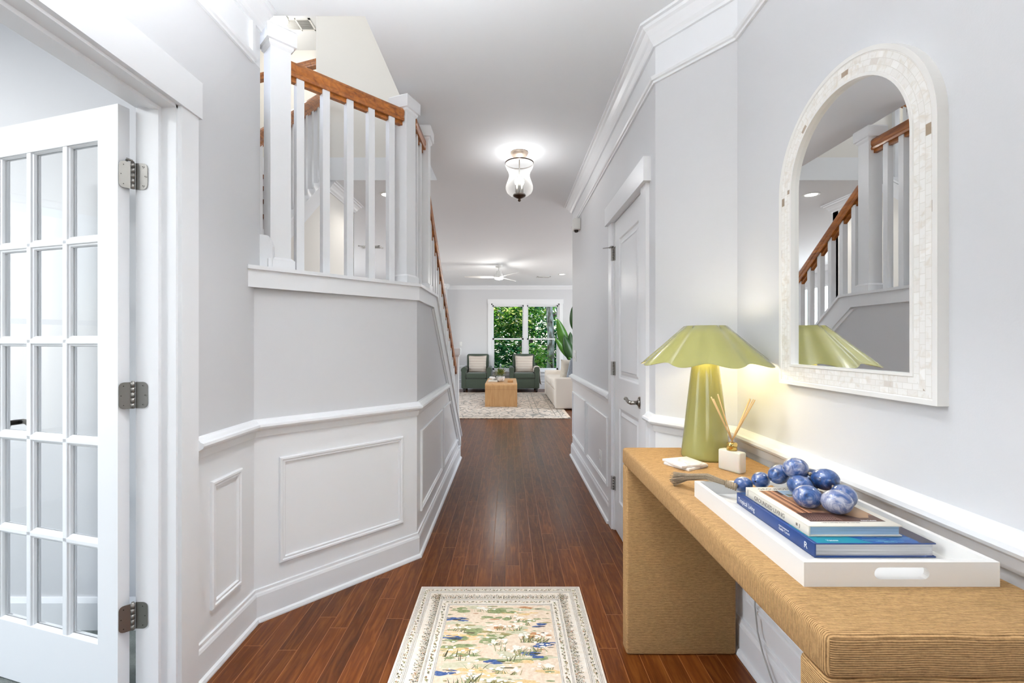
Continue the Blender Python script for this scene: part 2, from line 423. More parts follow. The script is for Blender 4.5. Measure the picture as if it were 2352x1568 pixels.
def TR(x, y, z=0): return Matrix.Translation((x, y, z))
def wall_seg(mb, p0, p1, th, z0, z1, mi=0):
    """vertical slab whose room face runs p0->p1 with the room on its right; thickness goes to the left"""
    d = Vector((p1[0] - p0[0], p1[1] - p0[1])); l = d.length; nx, ny = -d.y / l, d.x / l
    mb.prism([p0, p1, (p1[0] + nx * th, p1[1] + ny * th), (p0[0] + nx * th, p0[1] + ny * th)], z0, z1, mi)
def text(s, size, m, parent, mtx, name='lettering', ext=.00015, sx=1):
    cu = bpy.data.curves.new('t', 'FONT'); cu.body = s; cu.size = size; cu.extrude = ext; cu.resolution_u = 3
    t = bpy.data.objects.new('t', cu); COL.objects.link(t)
    dg = bpy.context.evaluated_depsgraph_get(); dg.update()
    me = bpy.data.meshes.new_from_object(t.evaluated_get(dg))
    bpy.data.objects.remove(t)
    me.transform(mtx @ Matrix.Diagonal((sx, 1, 1, 1))); me.materials.clear(); me.materials.append(m)
    o = bpy.data.objects.new(name, me); COL.objects.link(o); o.parent = parent; o.matrix_parent_inverse = wm(parent).inverted()
    return o
def basis(O, e1, e2):
    e1 = Vector(e1).normalized(); e2 = Vector(e2).normalized(); e3 = e1.cross(e2)
    return Matrix(((e1.x, e2.x, e3.x, O[0]), (e1.y, e2.y, e3.y, O[1]), (e1.z, e2.z, e3.z, O[2]), (0, 0, 0, 1)))

# ================================================================== SETTING
WW = [M['wall'], M['white'], M['warmwall']]
A0, B0 = (-1.13, 2.02), (-.53, 2.635)
dA = Vector((B0[0] - A0[0], B0[1] - A0[1])); LA = dA.length; dA /= LA
nA = Vector((-dA.y, dA.x))            # into the stair
def onA(t, off=0, z=0): return Vector((A0[0] + dA.x * t + nA.x * off, A0[1] + dA.y * t + nA.y * off, z))
CZ = 2.74
def bands(mb, fn):
    """grey paint between chair rail and frieze trim, white below and above"""
    fn(mb, 0, .85, 1); fn(mb, .85, 2.485, 0); fn(mb, 2.485, CZ, 1)

# floor
mb = MB(); mb.box(-1.2, 4.4, -2.4, 2.0, -.05, 0); mb.box(-4.4, 4.4, 2.0, 12.2, -.05, 0)
struct(mb.build('floor', M['floor']))
mb = MB(); mb.box(-4.4, -1.2, -1.5, 1.97, -.05, 0.004)
struct(mb.build('floor_study', M['carpet']))
# ceiling with the stair opening
mb = MB()
mb.box(-.66, 4.4, -2.4, 12.3, CZ, 2.95); mb.box(-4.4, -.66, -2.4, 2.093, CZ, 2.95)
mb.box(-4.4, -.66, 4.21, 12.3, CZ, 2.95); mb.box(-4.4, -2.85, 2.093, 4.21, CZ, 2.95)
struct(mb.build('ceiling', M['ceil']))
mb = MB(); mb.box(-3.6, -.5, 1.9, 6.4, 5.18, 5.3)
struct(mb.build('ceiling_upstairs', M['ceil']))
# upstairs walls around the opening
mb = MB()
mb.box(-1.78, -.56, 4.21, 4.33, 2.95, 5.18); mb.box(-.66, -.54, 1.98, 4.21, 2.95, 5.18)
mb.box(-3.5, -.54, 1.97, 2.093, 2.95, 5.18); mb.box(-1.78, -1.66, 4.33, 6.14, 2.95, 5.18)
mb.box(-3.5, -1.66, 6.14, 6.26, 2.95, 5.18)
mb.box(-3.52, -3.4, 2.0, 2.7, 2.95, 5.18); mb.box(-3.52, -3.4, 3.9, 6.2, 2.95, 5.18)
mb.box(-3.52, -3.4, 2.7, 3.9, 2.95, 3.5); mb.box(-3.52, -3.4, 2.7, 3.9, 4.9, 5.18)
struct(mb.build('wall_upstairs', M['warmwall']))

# left foyer wall with the cased opening to the study
mb = MB()
def f(mb, z0, z1, mi):
    wall_seg(mb, (-1.13, 1.56), (-1.13, 2.07), .12, z0, z1, mi)
    wall_seg(mb, (-1.13, -2.3), (-1.13, .10), .12, z0, z1, mi)
bands(mb, f)
wall_seg(mb, (-1.13, .10), (-1.13, 1.56), .12, 2.05, 2.485, 0); wall_seg(mb, (-1.13, .10), (-1.13, 1.56), .12, 2.485, CZ, 1)
struct(mb.build('wall_left', WW))
# foyer wall behind the camera with the front door opening
mb = MB()
mb.box(-1.25, -.75, -2.36, -2.24, 0, CZ); mb.box(.75, 1.1, -2.36, -2.24, 0, CZ); mb.box(-.75, .75, -2.36, -2.24, 2.5, CZ)
mb.box(-.75, .75, -2.36, -2.24, 0, .2)
struct(mb.build('wall_front', WW[0]))

mb = MB(); mb.box(-2.5, 2.5, -5.2, -2.36, 2.6, 2.7); mb.box(-2.5, -2.4, -5.2, -2.36, 0, 2.6)  # unseen slab and side panel added to keep sun off the front opening
struct(mb.build('ceiling_sun_block', M['ceil']))

# knee wall of the stair: 45 degree part and hallway part
def slope_low(Y): return 1.484 - .791 * (Y - 3.14)
mb = MB()
p = [onA(-.02), onA(LA), (-.53, 3.14, 0)]
for (z0, z1, mi) in ((0, .85, 1), (.85, 1.56, 0)):
    q = [(A0[0] - .02, A0[1] - .02), B0, (B0[0] - .12, B0[1] + .05), (A0[0] - .10, A0[1] + .09)]
    mb.prism(q, z0, z1, mi)
Tyz = Matrix(((0, 0, 1, 0), (1, 0, 0, 0), (0, 1, 0, 0), (0, 0, 0, 1)))   # (y,z,x) -> world
top = lambda Y: 1.56 - .791 * (Y - 3.22)
ycut = 3.22 + (1.56 - .85) / .791
yend = 4.86
mb.prism([(2.635, .85), (ycut, .85), (3.22, 1.56), (2.635, 1.56)], -.65, -.53, 0, Tyz)
mb.prism([(2.635, 0), (yend, 0), (yend, top(yend)), (ycut, .85), (2.635, .85)], -.65, -.53, 1, Tyz)
struct(mb.build('wall_stair', WW))

# ledge cap and apron on the knee wall
mb = MB()
mb.sweep([(-1.145, 1.985), (B0[0] - .003, B0[1] + .0), (-.53, 3.20)], [(0, 1.482), (.018, 1.482), (.018, 1.56), (.03, 1.56), (.03, 1.577), (-.12, 1.577), (-.12, 1.56), (0, 1.56)])
ap = [(3.135, 1.482), (3.20, 1.577), (3.235, 1.577)]
def slopept(Y, d): return (Y, 1.577 - .791 * (Y - 3.235) - d)
ye = 4.92
mb.prism([(3.15, 1.482), (3.15, 1.56), (3.235, 1.56), slopept(ye, .02), slopept(ye, .125), (3.135, 1.482)], -.53, -.512, 0, Tyz)
mb.prism([(3.19, 1.56), (3.19, 1.577), (3.235, 1.577), slopept(ye, 0), slopept(ye, .022), (3.235, 1.556)], -.65, -.50, 0, Tyz)
mb.prism([(3.115, 1.47), (3.15, 1.47), slopept(ye, .125), slopept(ye, .165)], -.53, -.521, 0, Tyz)
struct(mb.build('trim_1', M['white']), 'white painted ledge and apron board capping the stair knee wall')
# landing base trim block on the left wall end
mb = MB(); mb.prism([(0, 0), (.062, 0), (.062, .10), (.05, .135), (.035, .15), (0, .155)], 0, .018, 0,
                    Matrix(((1, 0, 0, -1.135), (0, 0, -1, 2.085), (0, 1, 0, 1.577), (0, 0, 0, 1))))
mb.box(-1.31, -1.135, 2.072, 2.087, 1.50, 1.72)
struct(mb.build('baseboard_landing', M['white']))

# hallway right wall with the closet door opening, the angled wall and the near right wall
mb = MB()
C1, C2 = (.70, 2.17), (.935, 1.86)
def f(mb, z0, z1, mi):
    wall_seg(mb, (.70, 4.98), (.70, 3.03), .12, z0, z1, mi)
    wall_seg(mb, (.70, 2.345), C1, .12, z0, z1, mi)
    wall_seg(mb, C1, C2, .10, z0, z1, mi)
bands(mb, f)
wall_seg(mb, (.70, 3.03), (.70, 2.345), .12, 2.04, 2.485, 0); wall_seg(mb, (.70, 3.03), (.70, 2.345), .12, 2.485, CZ, 1)
mb.box(.82, 1.0, 4.86, 4.98, 0, CZ)
mb.box(.74, 1.5, 3.12, 3.2, 0, CZ); mb.box(.83, .9, 2.2, 3.2, 0, CZ)
struct(mb.build('wall_hall_right', WW))
mb = MB()
def f(mb, z0, z1, mi): wall_seg(mb, C2, (.935, -2.3), .12, z0, z1, mi)
bands(mb, f)
struct(mb.build('wall_right', WW))

# living room shell
FY = 12.1
wx0, wx1, wz0, wz1 = -.457, 1.354, .475, 2.268
mb = MB()
mb.box(-4.4, wx0, FY, FY + .15, 0, CZ); mb.box(wx1, 4.4, FY, FY + .15, 0, CZ)
mb.box(wx0, wx1, FY, FY + .15, 0, wz0); mb.box(wx0, wx1, FY, FY + .15, wz1, CZ)
struct(mb.build('wall_back', M['wall']))
mb = MB(); mb.box(-4.4, -1.62, FY - .35, FY, 0, CZ)
struct(mb.build('wall_back_left', M['wall']))
mb = MB()
mb.box(4.4, 4.52, 4.9, 6.3, 0, CZ); mb.box(4.4, 4.52, 10.9, 12.2, 0, CZ); mb.box(4.4, 4.52, 6.3, 10.9, 0, .5); mb.box(4.4, 4.52, 6.3, 10.9, 2.4, CZ)
mb.box(1.0, 4.4, 4.86, 4.98, 0, CZ)
struct(mb.build('wall_living_right', M['wall']))
mb = MB()
mb.box(-4.52, -4.4, 4.9, 6.2, 0, CZ); mb.box(-4.52, -4.4, 9.8, 12.2, 0, CZ); mb.box(-4.52, -4.4, 6.2, 9.8, 0, .5); mb.box(-4.52, -4.4, 6.2, 9.8, 2.4, CZ)
struct(mb.build('wall_living_left', M['wall']))
# study shell
mb = MB()
mb.box(-4.4, -1.24, 1.97, 2.07, 0, CZ); mb.box(-4.42, -1.24, -1.6, -1.5, 0, CZ)
mb.box(-4.42, -4.3, -1.5, -.3, 0, CZ); mb.box(-4.42, -4.3, 1.5, 2.0, 0, CZ); mb.box(-4.42, -4.3, -.3, 1.5, 0, .45); mb.box(-4.42, -4.3, -.3, 1.5, 2.35, CZ)
struct(mb.build('wall_study', M['wall']))

# stair core: wall under the upper flight, landing, steps
mb = MB()
mb.prism([(2.75, 0), (4.945, 0), (4.945, CZ), (4.25, CZ), (2.75, 1.50)], -1.76, -1.68, 0, Tyz)
mb.box(-4.4, -1.68, 4.865, 4.945, 0, CZ)
mb.box(-2.87, -2.75, 2.07, 4.9, 0, 2.95)
struct(mb.build('wall_stair_core', M['warmwall']))
mb = MB()
mb.prism([slp for slp in ((2.62, 1.44), (2.62, 1.56), (2.72, 1.56), (4.22, 2.76), (4.22, 2.62), (2.80, 1.50))], -1.68, -1.66, 0, Tyz)
mb.prism([(2.70, 1.56), (2.70, 1.58), (4.22, 2.79), (4.22, 2.77)], -1.78, -1.65, 0, Tyz)
struct(mb.build('trim_2', M['white']), 'white sloping stringer trim below the upper stair flight')
mb = MB()
mb.prism([(-1.25, 2.1), (-1.08, 2.1), (-.66, 2.66), (-.66, 3.1), (-1.68, 3.1), (-1.68, 2.75), (-2.75, 2.75), (-2.75, 2.1)], 1.40, 1.46, 1)
nr = 8; rz = 1.46 / nr; run = .232
for i in range(1, nr):
    y = 3.1 + (i - 1) * run; z = 1.46 - i * rz
    mb.box(-1.68, -.655, y, y + run + .03, z - .03, z, 1); mb.box(-1.68, -.655, y, y + .015, z, z + rz - .03, 0)
    mb.box(-1.68, -.655, y, y + run, 0, z - .03, 0)
for i in range(1, 9):
    y = 2.75 + (i - 1) * .235; z = 1.46 + i * .186
    mb.box(-2.75, -1.76, y - .03, y + .235, z - .03, z, 1); mb.box(-2.75, -1.76, y, y + .015, z - .186, z - .03, 0)
struct(mb.build('floor_stairs', [M['white'], M['tread']]), 'stair flights with white risers and brown treads')

# ---- mouldings
CROWN = [(0, -.095), (.012, -.095), (.014, -.083), (.026, -.070), (.034, -.055), (.05, -.034), (.062, -.026), (.066, -.014), (.08, -.012), (.08, 0), (0, 0)]
crown = [(o, CZ + z) for o, z in CROWN]
FRZ = [(0, 2.473), (.010, 2.473), (.012, 2.482), (.020, 2.486), (.024, 2.496), (.024, 2.502), (0, 2.507)]
RAIL = [(0, .818), (.008, .818), (.010, .826), (.012, .836), (.014, .846), (.024, .852), (.034, .858), (.038, .866), (.036, .876), (.026, .880), (.020, .888), (.012, .895), (0, .897)]
BASE = [(0, 0), (.030, 0), (.030, .006), (.026, .016), (.016, .021), (.016, .112), (.013, .122), (.009, .128), (.008, .14), (0, .142)]
n = [2]
def trim(path, prof, name=None):
    mb = MB(); mb.sweep(path, prof)
    if name is None: n[0] += 1; name = 'trim_%d' % n[0]
    return struct(mb.build(name, M['white']))
R_all = [(.70, 4.98), C1, C2, (.935, -2.2)]
trim([(.9, 4.98), (.70, 4.98)] + R_all[1:], crown)
trim([(.9, 4.98), (.70, 4.98)] + R_all[1:], FRZ)
trim([(-1.13, -2.2), (-1.13, 2.065)], crown)
trim([(-1.13, -2.2), (-1.13, 2.012)], FRZ)
mb = MB(); mb.box(-1.13, -1.115, 1.985, 2.008, 2.507, 2.645); struct(mb.build('trim_7', M['white'])); n[0] = 7
trim([(.86, 4.98), (.70, 4.98), (.70, 3.11)], RAIL)
trim([(.70, 2.262), C1, C2, (.935, -2.2)], RAIL)
trim([(-1.13, 1.632), A0, B0, (-.53, 3.87)], RAIL)
trim([(.9, 4.98), (.70, 4.98), (.70, 3.11)], BASE, 'baseboard_hall_right')
trim([(.70, 2.262), C1, C2, (.935, -2.2)], BASE, 'baseboard_right')
trim([(-1.13, 1.632), A0, B0, (-.53, 4.88)], BASE, 'baseboard_left')
trim([(-1.68, 4.22), (-1.68, 4.945), (-2.4, 4.945)], crown)
trim([(-4.4, FY - .35), (-1.62, FY - .35), (-1.62, FY), (4.4, FY)], crown)
trim([(-4.38, 5.0), (-4.38, FY - .36)], crown)
trim([(-4.4, FY - .35), (-1.62, FY - .35), (-1.62, FY), (4.4, FY)], [(0, 0), (.015, 0), (.015, .15), (0, .16)], 'baseboard_back')
trim([(-4.3, 1.97), (-1.26, 1.97)], [(0, 0.004), (.016, 0.004), (.016, .12), (.008, .14), (0, .14)], 'baseboard_study')
# wainscot panel frames
PROF = [(0, 0), (0, .008), (.004, .013), (.012, .013), (.016, .008), (.024, .009), (.027, .003), (.028, 0)]
def panel(O, e1, nn, poly, label=None):
    n[0] += 1; mb = MB(); mb.frame(poly, PROF, O, e1, (0, 0, 1), nn)
    struct(mb.build('trim_%d' % n[0], M['white']))
def rect(a, b, z0=.226, z1=.712): return [(a, z0), (b, z0), (b, z1), (a, z1)]
panel((-1.13, 0, 0), (0, 1, 0), (1, 0, 0), rect(1.722, 1.918))
panel((A0[0], A0[1], 0), (dA.x, dA.y, 0), (-nA.x, -nA.y, 0), rect(.105, .763))
panel((-.53, 0, 0), (0, 1, 0), (1, 0, 0), rect(2.735, 3.60))
zz = lambda Y: slopept(Y, .175)[1]
yb = 3.235 + (1.577 - .175 - .226) / .791; yt = 3.235 + (1.577 - .175 - .712) / .791
panel((-.53, 0, 0), (0, 1, 0), (1, 0, 0), [(3.69, .226), (yb, .226), (yt, .712), (3.69, .712)])
for (a, b) in ((3.20, 4.04), (4.13, 4.93)):
    panel((.70, 0, 0), (0, -1, 0), (-1, 0, 0), rect(-b, -a))
dC = Vector((C2[0] - C1[0], C2[1] - C1[1])); LC = dC.length; dC /= LC
panel((C1[0], C1[1], 0), (dC.x, dC.y, 0), (dC.y, -dC.x, 0), rect(.07, LC - .07))
for (a, b) in ((.95, 1.78), (.0, .86)):
    panel((.935, 0, 0), (0, -1, 0), (-1, 0, 0), rect(-b, -a))
for (a, b) in ((-1.5, -.65), (1.5, 2.4)):
    panel((0, FY, 0), (1, 0, 0), (0, -1, 0), rect(a, b, .24, .62))
panel((0, FY, 0), (1, 0, 0), (0, -1, 0), rect(-.4, 1.3, .2, .40))

# ---- study opening: jamb, stop, casing, header
mb = MB()
mb.box(-1.256, -1.125, 1.54, 1.56, 0, 2.05); mb.box(-1.262, -1.125, .10, .12, 0, 2.05); mb.box(-1.262, -1.125, .10, 1.56, 2.035, 2.05)
mb.box(-1.205, -1.175, 1.527, 1.54, 0, 2.035); mb.box(-1.205, -1.175, .12, 1.527, 2.022, 2.035)
mb.box(-1.13, -1.112, 1.548, 1.634, 0, 2.045); mb.box(-1.13, -1.112, .02, .108, 0, 2.045)
mb.box(-1.13, -1.106, -.02, 1.646, 2.045, 2.176)
mb.box(-1.268, -1.25, 1.548, 1.634, 0, 2.045); mb.box(-1.28, -1.25, -.0, 1.634, 2.045, 2.14)
struct(mb.build('trim_30', M['white']), 'white casing and jamb of the opening to the study')

# ---- French door, hinged at the far jamb and swung into the study
dd = Vector((-.960, .280, 0)).normalized(); dn = Vector((.280, .960, 0)).normalized()
D0 = Vector((-1.293, 1.506, 0))
FD = basis(D0, dd, (0, 0, 1))   # local x along door, y up, z = toward camera
FD = Matrix(((dd.x, 0, dn.x, D0.x), (dd.y, 0, dn.y, D0.y), (0, 1, 0, 0), (0, 0, 0, 1)))  # x along, y up, z thickness away from camera
TH = .036
door = thing('door_1', tuple(D0), None, None); struct(door, 'white fifteen-pane French door standing open into the study')
mb = MB(); SW = .714
colx = [(.094, .240), (.282, .429), (.471, .618)]
rowz = [(1.920 - k * .3448 - .318, 1.920 - k * .3448) for k in range(5)]
mb.box(0, .094, .012, 2.03, 0, TH, mt=FD); mb.box(.618, SW, .012, 2.03, 0, TH, mt=FD)
mb.box(.094, .618, 1.920, 2.03, 0, TH, mt=FD); mb.box(.094, .618, .012, rowz[4][0], 0, TH, mt=FD)
for a, b in ((.240, .282), (.429, .471)):
    mb.box(a + .013, b - .013, rowz[4][0], 1.92, 0.002, TH - .002, mt=FD)
for k in range(4):
    mb.box(.094, .618, rowz[k + 1][1] + .008, rowz[k][0] - .008, 0.002, TH - .002, mt=FD)
e1 = FD.to_3x3() @ Vector((1, 0, 0)); e2 = Vector((0, 0, 1)); e3 = FD.to_3x3() @ Vector((0, 0, 1))
for (a, b) in colx:
    for (z0, z1) in rowz:
        a2, b2 = (a if a < .1 else a - .013), (b if b > .6 else b + .013)
        poly = [(a2, z0 - .008), (b2, z0 - .008), (b2, z1 + .008), (a2, z1 + .008)]
        for off, sg in ((.002, 1), (TH - .002, -1)):
            mb.frame(poly, [(0, 0), (.003, .001), (.005, .005), (.010, .007), (.0135, .012), (.0135, .017)], D0 + e3 * off, e1, e2, e3 * sg)
mb.build('door_frame', M['white'], door)
for (a, b) in colx:
    for (z0, z1) in rowz:
        g = MB(); g.box(a - .004, b + .004, z0 - .002, z1 + .002, TH / 2 - .001, TH / 2 + .001, mt=FD); g.build('glass_pane', M['pane'], door)
# lever on the study side
g = MB(); P = lambda x, y, z: tuple(FD @ Vector((x, y, z)))
g.cyl(P(.665, .93, TH), P(.665, .93, TH + .012), .027, n=20); g.cyl(P(.665, .93, TH + .01), P(.665, .93, TH + .05), .010)
g.tube([P(.665, .93, TH + .05), P(.65, .932, TH + .055), P(.63, .93, TH + .055), P(.61, .928, TH + .052), P(.592, .926, TH + .046)], [.010, .010, .010, .012, .007])
g.cyl(P(.665, .93, 0), P(.665, .93, -.012), .027, n=20); g.tube([P(.665, .93, -.0), P(.665, .93, -.05), P(.70, .93, -.052)], .009)
g.build('door_handle', M['dark_metal'], door)

def leaf(mb, O, ex, h, w, nn, r=.016):
    """hinge leaf with rounded outer corners: O bottom corner at the pin, ex outward"""
    O, ex, nn = Vector(O), Vector(ex).normalized(), Vector(nn).normalized(); pts = [(0, 0), (w - r, 0)]
    pts += [(w - r + r * sin(a), r - r * cos(a)) for a in (pi/8, pi/4, 3*pi/8, pi/2)]
    pts += [(w - r + r * cos(a), h - r + r * sin(a)) for a in (0, pi/8, pi/4, 3*pi/8, pi/2)] + [(0, h)]
    mt = Matrix(((ex.x, 0, nn.x, O.x), (ex.y, 0, nn.y, O.y), (0, 1, 0, O.z), (0, 0, 0, 1)))
    mb.prism(pts, 0, .0022, 0, mt)
    for (x, y) in ((w * .62, h * .14), (w * .82, h * .5), (w * .62, h * .86)):
        mb.cyl(mt @ Vector((x, y, .0015)), mt @ Vector((x, y, .0030)), .0042, n=14, mi=0)
        mb.cyl(mt @ Vector((x, y, .0028)), mt @ Vector((x, y, .0034)), .0017, n=8, mi=1)
PIN = Vector((-1.264, 1.531, 0))
for i, zc in enumerate((1.80, 1.062, .318)):
    h = thing('hinge', (PIN.x, PIN.y, zc), None, None); h.parent = door; h.matrix_parent_inverse = wm(door).inverted()
    hh = .089; m1 = MB(); leaf(m1, (PIN.x + .004, 1.5395, zc - hh / 2), (1, 0, 0), hh, .040, (0, -1, 0)); m1.build('jamb_leaf', [M['nickel'], M['dark_metal']], h)
    m2 = MB(); E0 = D0 + dn * .004 - dd * .0005
    ev = (D0 - PIN); ev.z = 0
    # leaf lies on the hinge edge of the door, running from the pin side across the edge
    q = D0 + dn * .005 - dd * .003 - PIN; leaf(m2, tuple(PIN + Vector((-.003, -.002, zc - hh / 2))), q, hh, q.length, Vector((q.y, -q.x, 0)) * (-1 if q.y * dd.x - q.x * dd.y > 0 else 1), r=.014)
    m2.build('door_leaf', [M['nickel'], M['dark_metal']], h)
    m3 = MB()
    for k in range(5): m3.cyl((PIN.x, PIN.y, zc - hh/2 + k * hh/5 + .0007), (PIN.x, PIN.y, zc - hh/2 + (k + 1) * hh/5 - .0007), .0065, n=16)
    m3.cyl((PIN.x, PIN.y, zc - hh/2), (PIN.x, PIN.y, zc + hh/2 + .004), .0045, n=12)
    if i == 0: m3.tube([(PIN.x, PIN.y, zc + hh/2 + .005), (PIN.x - .012, PIN.y - .01, zc + hh/2 + .009), (PIN.x - .017, PIN.y - .004, zc + hh/2 + .006)], .004)
    m3.build('hinge_knuckle', M['nickel'], h)

# ---- closet door in the hallway
mb = MB()
mb.box(.682, .70, 3.023, 3.11, 0, 2.04); mb.box(.682, .70, 2.262, 2.352, 0, 2.04)
mb.box(.662, .70, 2.235, 3.135, 2.035, 2.155)
mb.box(.695, .82, 3.012, 3.03, 0, 2.04); mb.box(.695, .82, 2.345, 2.355, 0, 2.04); mb.box(.695, .82, 2.345, 3.03, 2.033, 2.045)
struct(mb.build('trim_31', M['white']), 'white casing and header around the closet door')
d2 = thing('door_2', (.71, 3.0, 0), None, None); struct(d2, 'white two-panel closet door on the right side of the hallway')
mb = MB(); Y0, Y1 = 2.36, 3.008; xf = .704
ya, yb_ = Y0 + .105, Y1 - .105
mb.box(xf, xf + .035, Y0, ya, .012, 2.03); mb.box(xf, xf + .035, yb_, Y1, .012, 2.03)
for (z0, z1) in ((.012, .22), (.825, 1.01), (1.905, 2.03)): mb.box(xf, xf + .035, ya, yb_, z0, z1)
DP = [(0, 0), (.004, -.001), (.010, -.009), (.022, -.011), (.026, -.011), (.045, -.004), (.05, -.004)]
for (z0, z1) in ((.22, .825), (1.01, 1.905)):
    mb.box(xf + .004, xf + .03, ya + .048, yb_ - .048, z0 + .048, z1 - .048)
    mb.frame([(-yb_, z0), (-ya, z0), (-ya, z1), (-yb_, z1)], DP, (xf, 0, 0), (0, -1, 0), (0, 0, 1), (-1, 0, 0))
mb.build('door_panel', M['white'], d2)
g = MB(); hy, hz = 2.425, .918
g.cyl((xf, hy, hz), (xf - .008, hy, hz), .032, n=24); g.cyl((xf - .008, hy, hz), (xf - .018, hy, hz), .024, .014, n=20); g.cyl((xf - .015, hy, hz), (xf - .055, hy, hz), .0105)
g.tube([(xf - .052, hy - .002, hz), (xf - .058, hy + .02, hz + .002), (xf - .058, hy + .05, hz + .006), (xf - .056, hy + .08, hz + .013), (xf - .054, hy + .105, hz + .012), (xf - .056, hy + .115, hz + .006)], [.011, .010, .009, .009, .008, .006])
g.build('door_handle', M['chrome'], d2)
for i, zc in enumerate((1.826, 1.068, .31)):
    g = MB(); yh = 3.016
    for k in range(5): g.cyl((.695, yh, zc - .045 + k * .018 + .0005), (.695, yh, zc - .045 + (k + 1) * .018 - .0005), .0065, n=12)
    g.box(.6815, .684, yh + .003, yh + .012, zc - .045, zc + .045); g.box(.701, .7045, yh - .022, yh, zc - .045, zc + .045)
    if i == 0: g.tube([(.695, yh, zc + .047), (.680, yh - .006, zc + .046), (.665, yh - .012, zc + .038)], [.006, .006, .005]); g.tube([(.668, yh - .01, zc + .04), (.625, yh + .0, zc + .037)], [.0025, .0025])
    g.build('hinge', M['nickel'], d2)

# ---- far window (two double-hung sashes)
win = thing('window_1', ((wx0 + wx1) / 2, FY, wz0), None, None); struct(win, 'white double window looking onto green trees at the far end')
mb = MB(); y0, y1 = FY - .012, FY + .12
mb.box(wx0 - .09, wx0, y0 - .008, FY, wz0 - .02, wz1); mb.box(wx1, wx1 + .09, y0 - .008, FY, wz0 - .02, wz1)
mb.box(wx0 - .095, wx1 + .105, y0 - .014, FY, wz1, wz1 + .118); mb.box(wx0 - .11, wx1 + .11, FY - .06, FY + .02, wz0 - .03, wz0); mb.box(wx0 - .09, wx1 + .09, y0 - .006, FY, wz0 - .12, wz0 - .03)
mb.build('window_casing', M['white'], win)
mb = MB(); xm0, xm1 = .404, .493
mb.box(wx0, wx0 + .03, FY, y1, wz0, wz1); mb.box(wx1 - .03, wx1, FY, y1, wz0, wz1); mb.box(wx0, wx1, FY, y1, wz1 - .035, wz1); mb.box(wx0, wx1, FY, y1, wz0, wz0 + .03); mb.box(xm0, xm1, FY - .004, y1, wz0, wz1)
mb.build('window_frame', M['white'], win)
for (a, b) in ((wx0 + .03, xm0), (xm1, wx1 - .03)):
    for (z0, z1, yy, w) in ((1.31, wz1 - .035, FY + .07, .03), (wz0 + .03, 1.35, FY + .03, .045)):
        s = MB(); s.box(a, a + w, yy, yy + .035, z0, z1); s.box(b - w, b, yy, yy + .035, z0, z1); s.box(a, b, yy, yy + .035, z0, z0 + w + .005); s.box(a, b, yy, yy + .035, z1 - .04, z1)
        so = s.build('window_sash', M['white'], win)
        g = MB(); g.box(a + w - .003, b - w + .003, yy + .015, yy + .019, z0 + w, z1 - .038); g.build('glass_pane', M['pane'], so)
# unseen window and door frames added to hold the fill lights
def simple_window(name, axis, pos, a0, a1, z0, z1):
    w = MB(); t = .05
    def bx(p, q, r, s_):
        if axis == 'x': w.box(pos - .03, pos + .03, p, q, r, s_)
        else: w.box(p, q, pos - .03, pos + .03, r, s_)
    bx(a0, a0 + t, z0, z1); bx(a1 - t, a1, z0, z1); bx(a0, a1, z0, z0 + t); bx(a0, a1, z1 - t, z1)
    k = max(1, round((a1 - a0) / .9))
    for i in range(1, k): bx(a0 + (a1 - a0) * i / k - .02, a0 + (a1 - a0) * i / k + .02, z0, z1)
    bx(a0, a1, (z0 + z1) / 2 - .02, (z0 + z1) / 2 + .02)
    return struct(w.build(name, M['white']))
simple_window('window_2', 'x', 4.46, 6.3, 10.9, .5, 2.4)
simple_window('window_3', 'x', -4.46, 6.2, 9.8, .5, 2.4)
simple_window('window_4', 'x', -4.36, -.3, 1.5, .45, 2.35)
simple_window('window_5', 'x', -3.46, 2.7, 3.9, 3.5, 4.9)
w5 = simple_window('door_3', 'y', -2.3, -.75, .75, .2, 2.5)

# ================================================================== THINGS
# ---- balustrade around the landing and down the lower flight
RX = -.575
RAILP = [(-.028, 0), (.028, 0), (.031, .012), (.026, .024), (.031, .036), (.031, .056), (.024, .070), (.010, .078), (-.010, .078), (-.024, .070), (-.031, .056), (-.031, .036), (-.026, .024), (-.031, .012)]
FIL = [(-.012, -.020), (.012, -.020), (.012, .002), (-.012, .002)]
bal = thing('stair_railing', (RX, 2.66, 1.577), 'white balustrade with oak handrail around the landing ledge and down beside the hallway', 'railing')
def newel(cx, cy, rot, z0, z1, base_h=.055, s=.09):
    T = TR(cx, cy) @ RZ(rot); h = s / 2
    m = MB(); m.box(-h, h, -h, h, z0, z1 - .06, mt=T)
    o = m.build('newel_post', M['white'], bal)
    m = MB(); m.box(-h - .014, h + .014, -h - .014, h + .014, z0, z0 + base_h - .012, mt=T)
    m.lathe([((h + .014) * sqrt(2), z0 + base_h - .012), ((h + .001) * sqrt(2), z0 + base_h)], 4, mt=T @ RZ(pi/4), smooth=False)
    m.build('post_base', M['white'], o)
    m = MB(); q = sqrt(2)
    m.lathe([(.001, z1 - .10), ((h + .001) * q, z1 - .10), ((h + .009) * q, z1 - .090), ((h + .010) * q, z1 - .078), ((h + .020) * q, z1 - .076), ((h + .021) * q, z1 - .012), ((h + .016) * q, z1 - .004), (.001, z1)], 4, mt=T @ RZ(pi/4), smooth=False)
    m.build('post_cap', M['white'], o)
    return o
angA = math.atan2(dA.y, dA.x)
c1 = onA(.117, .055); newel(c1.x, c1.y, angA, 1.577, 2.70)
newel(-.608, 2.665, math.radians(67.5), 1.577, 2.66)
newel(RX, 3.045, 0, 1.577, 2.67)
newel(RX, 4.845, 0, 0.0, 1.185, .15)
def rail(p0, p1):
    m = MB(); m.extr(p0, p1, RAILP); m.extr(p0, p1, FIL); return m.build('handrail', M['rail_wood'], bal)
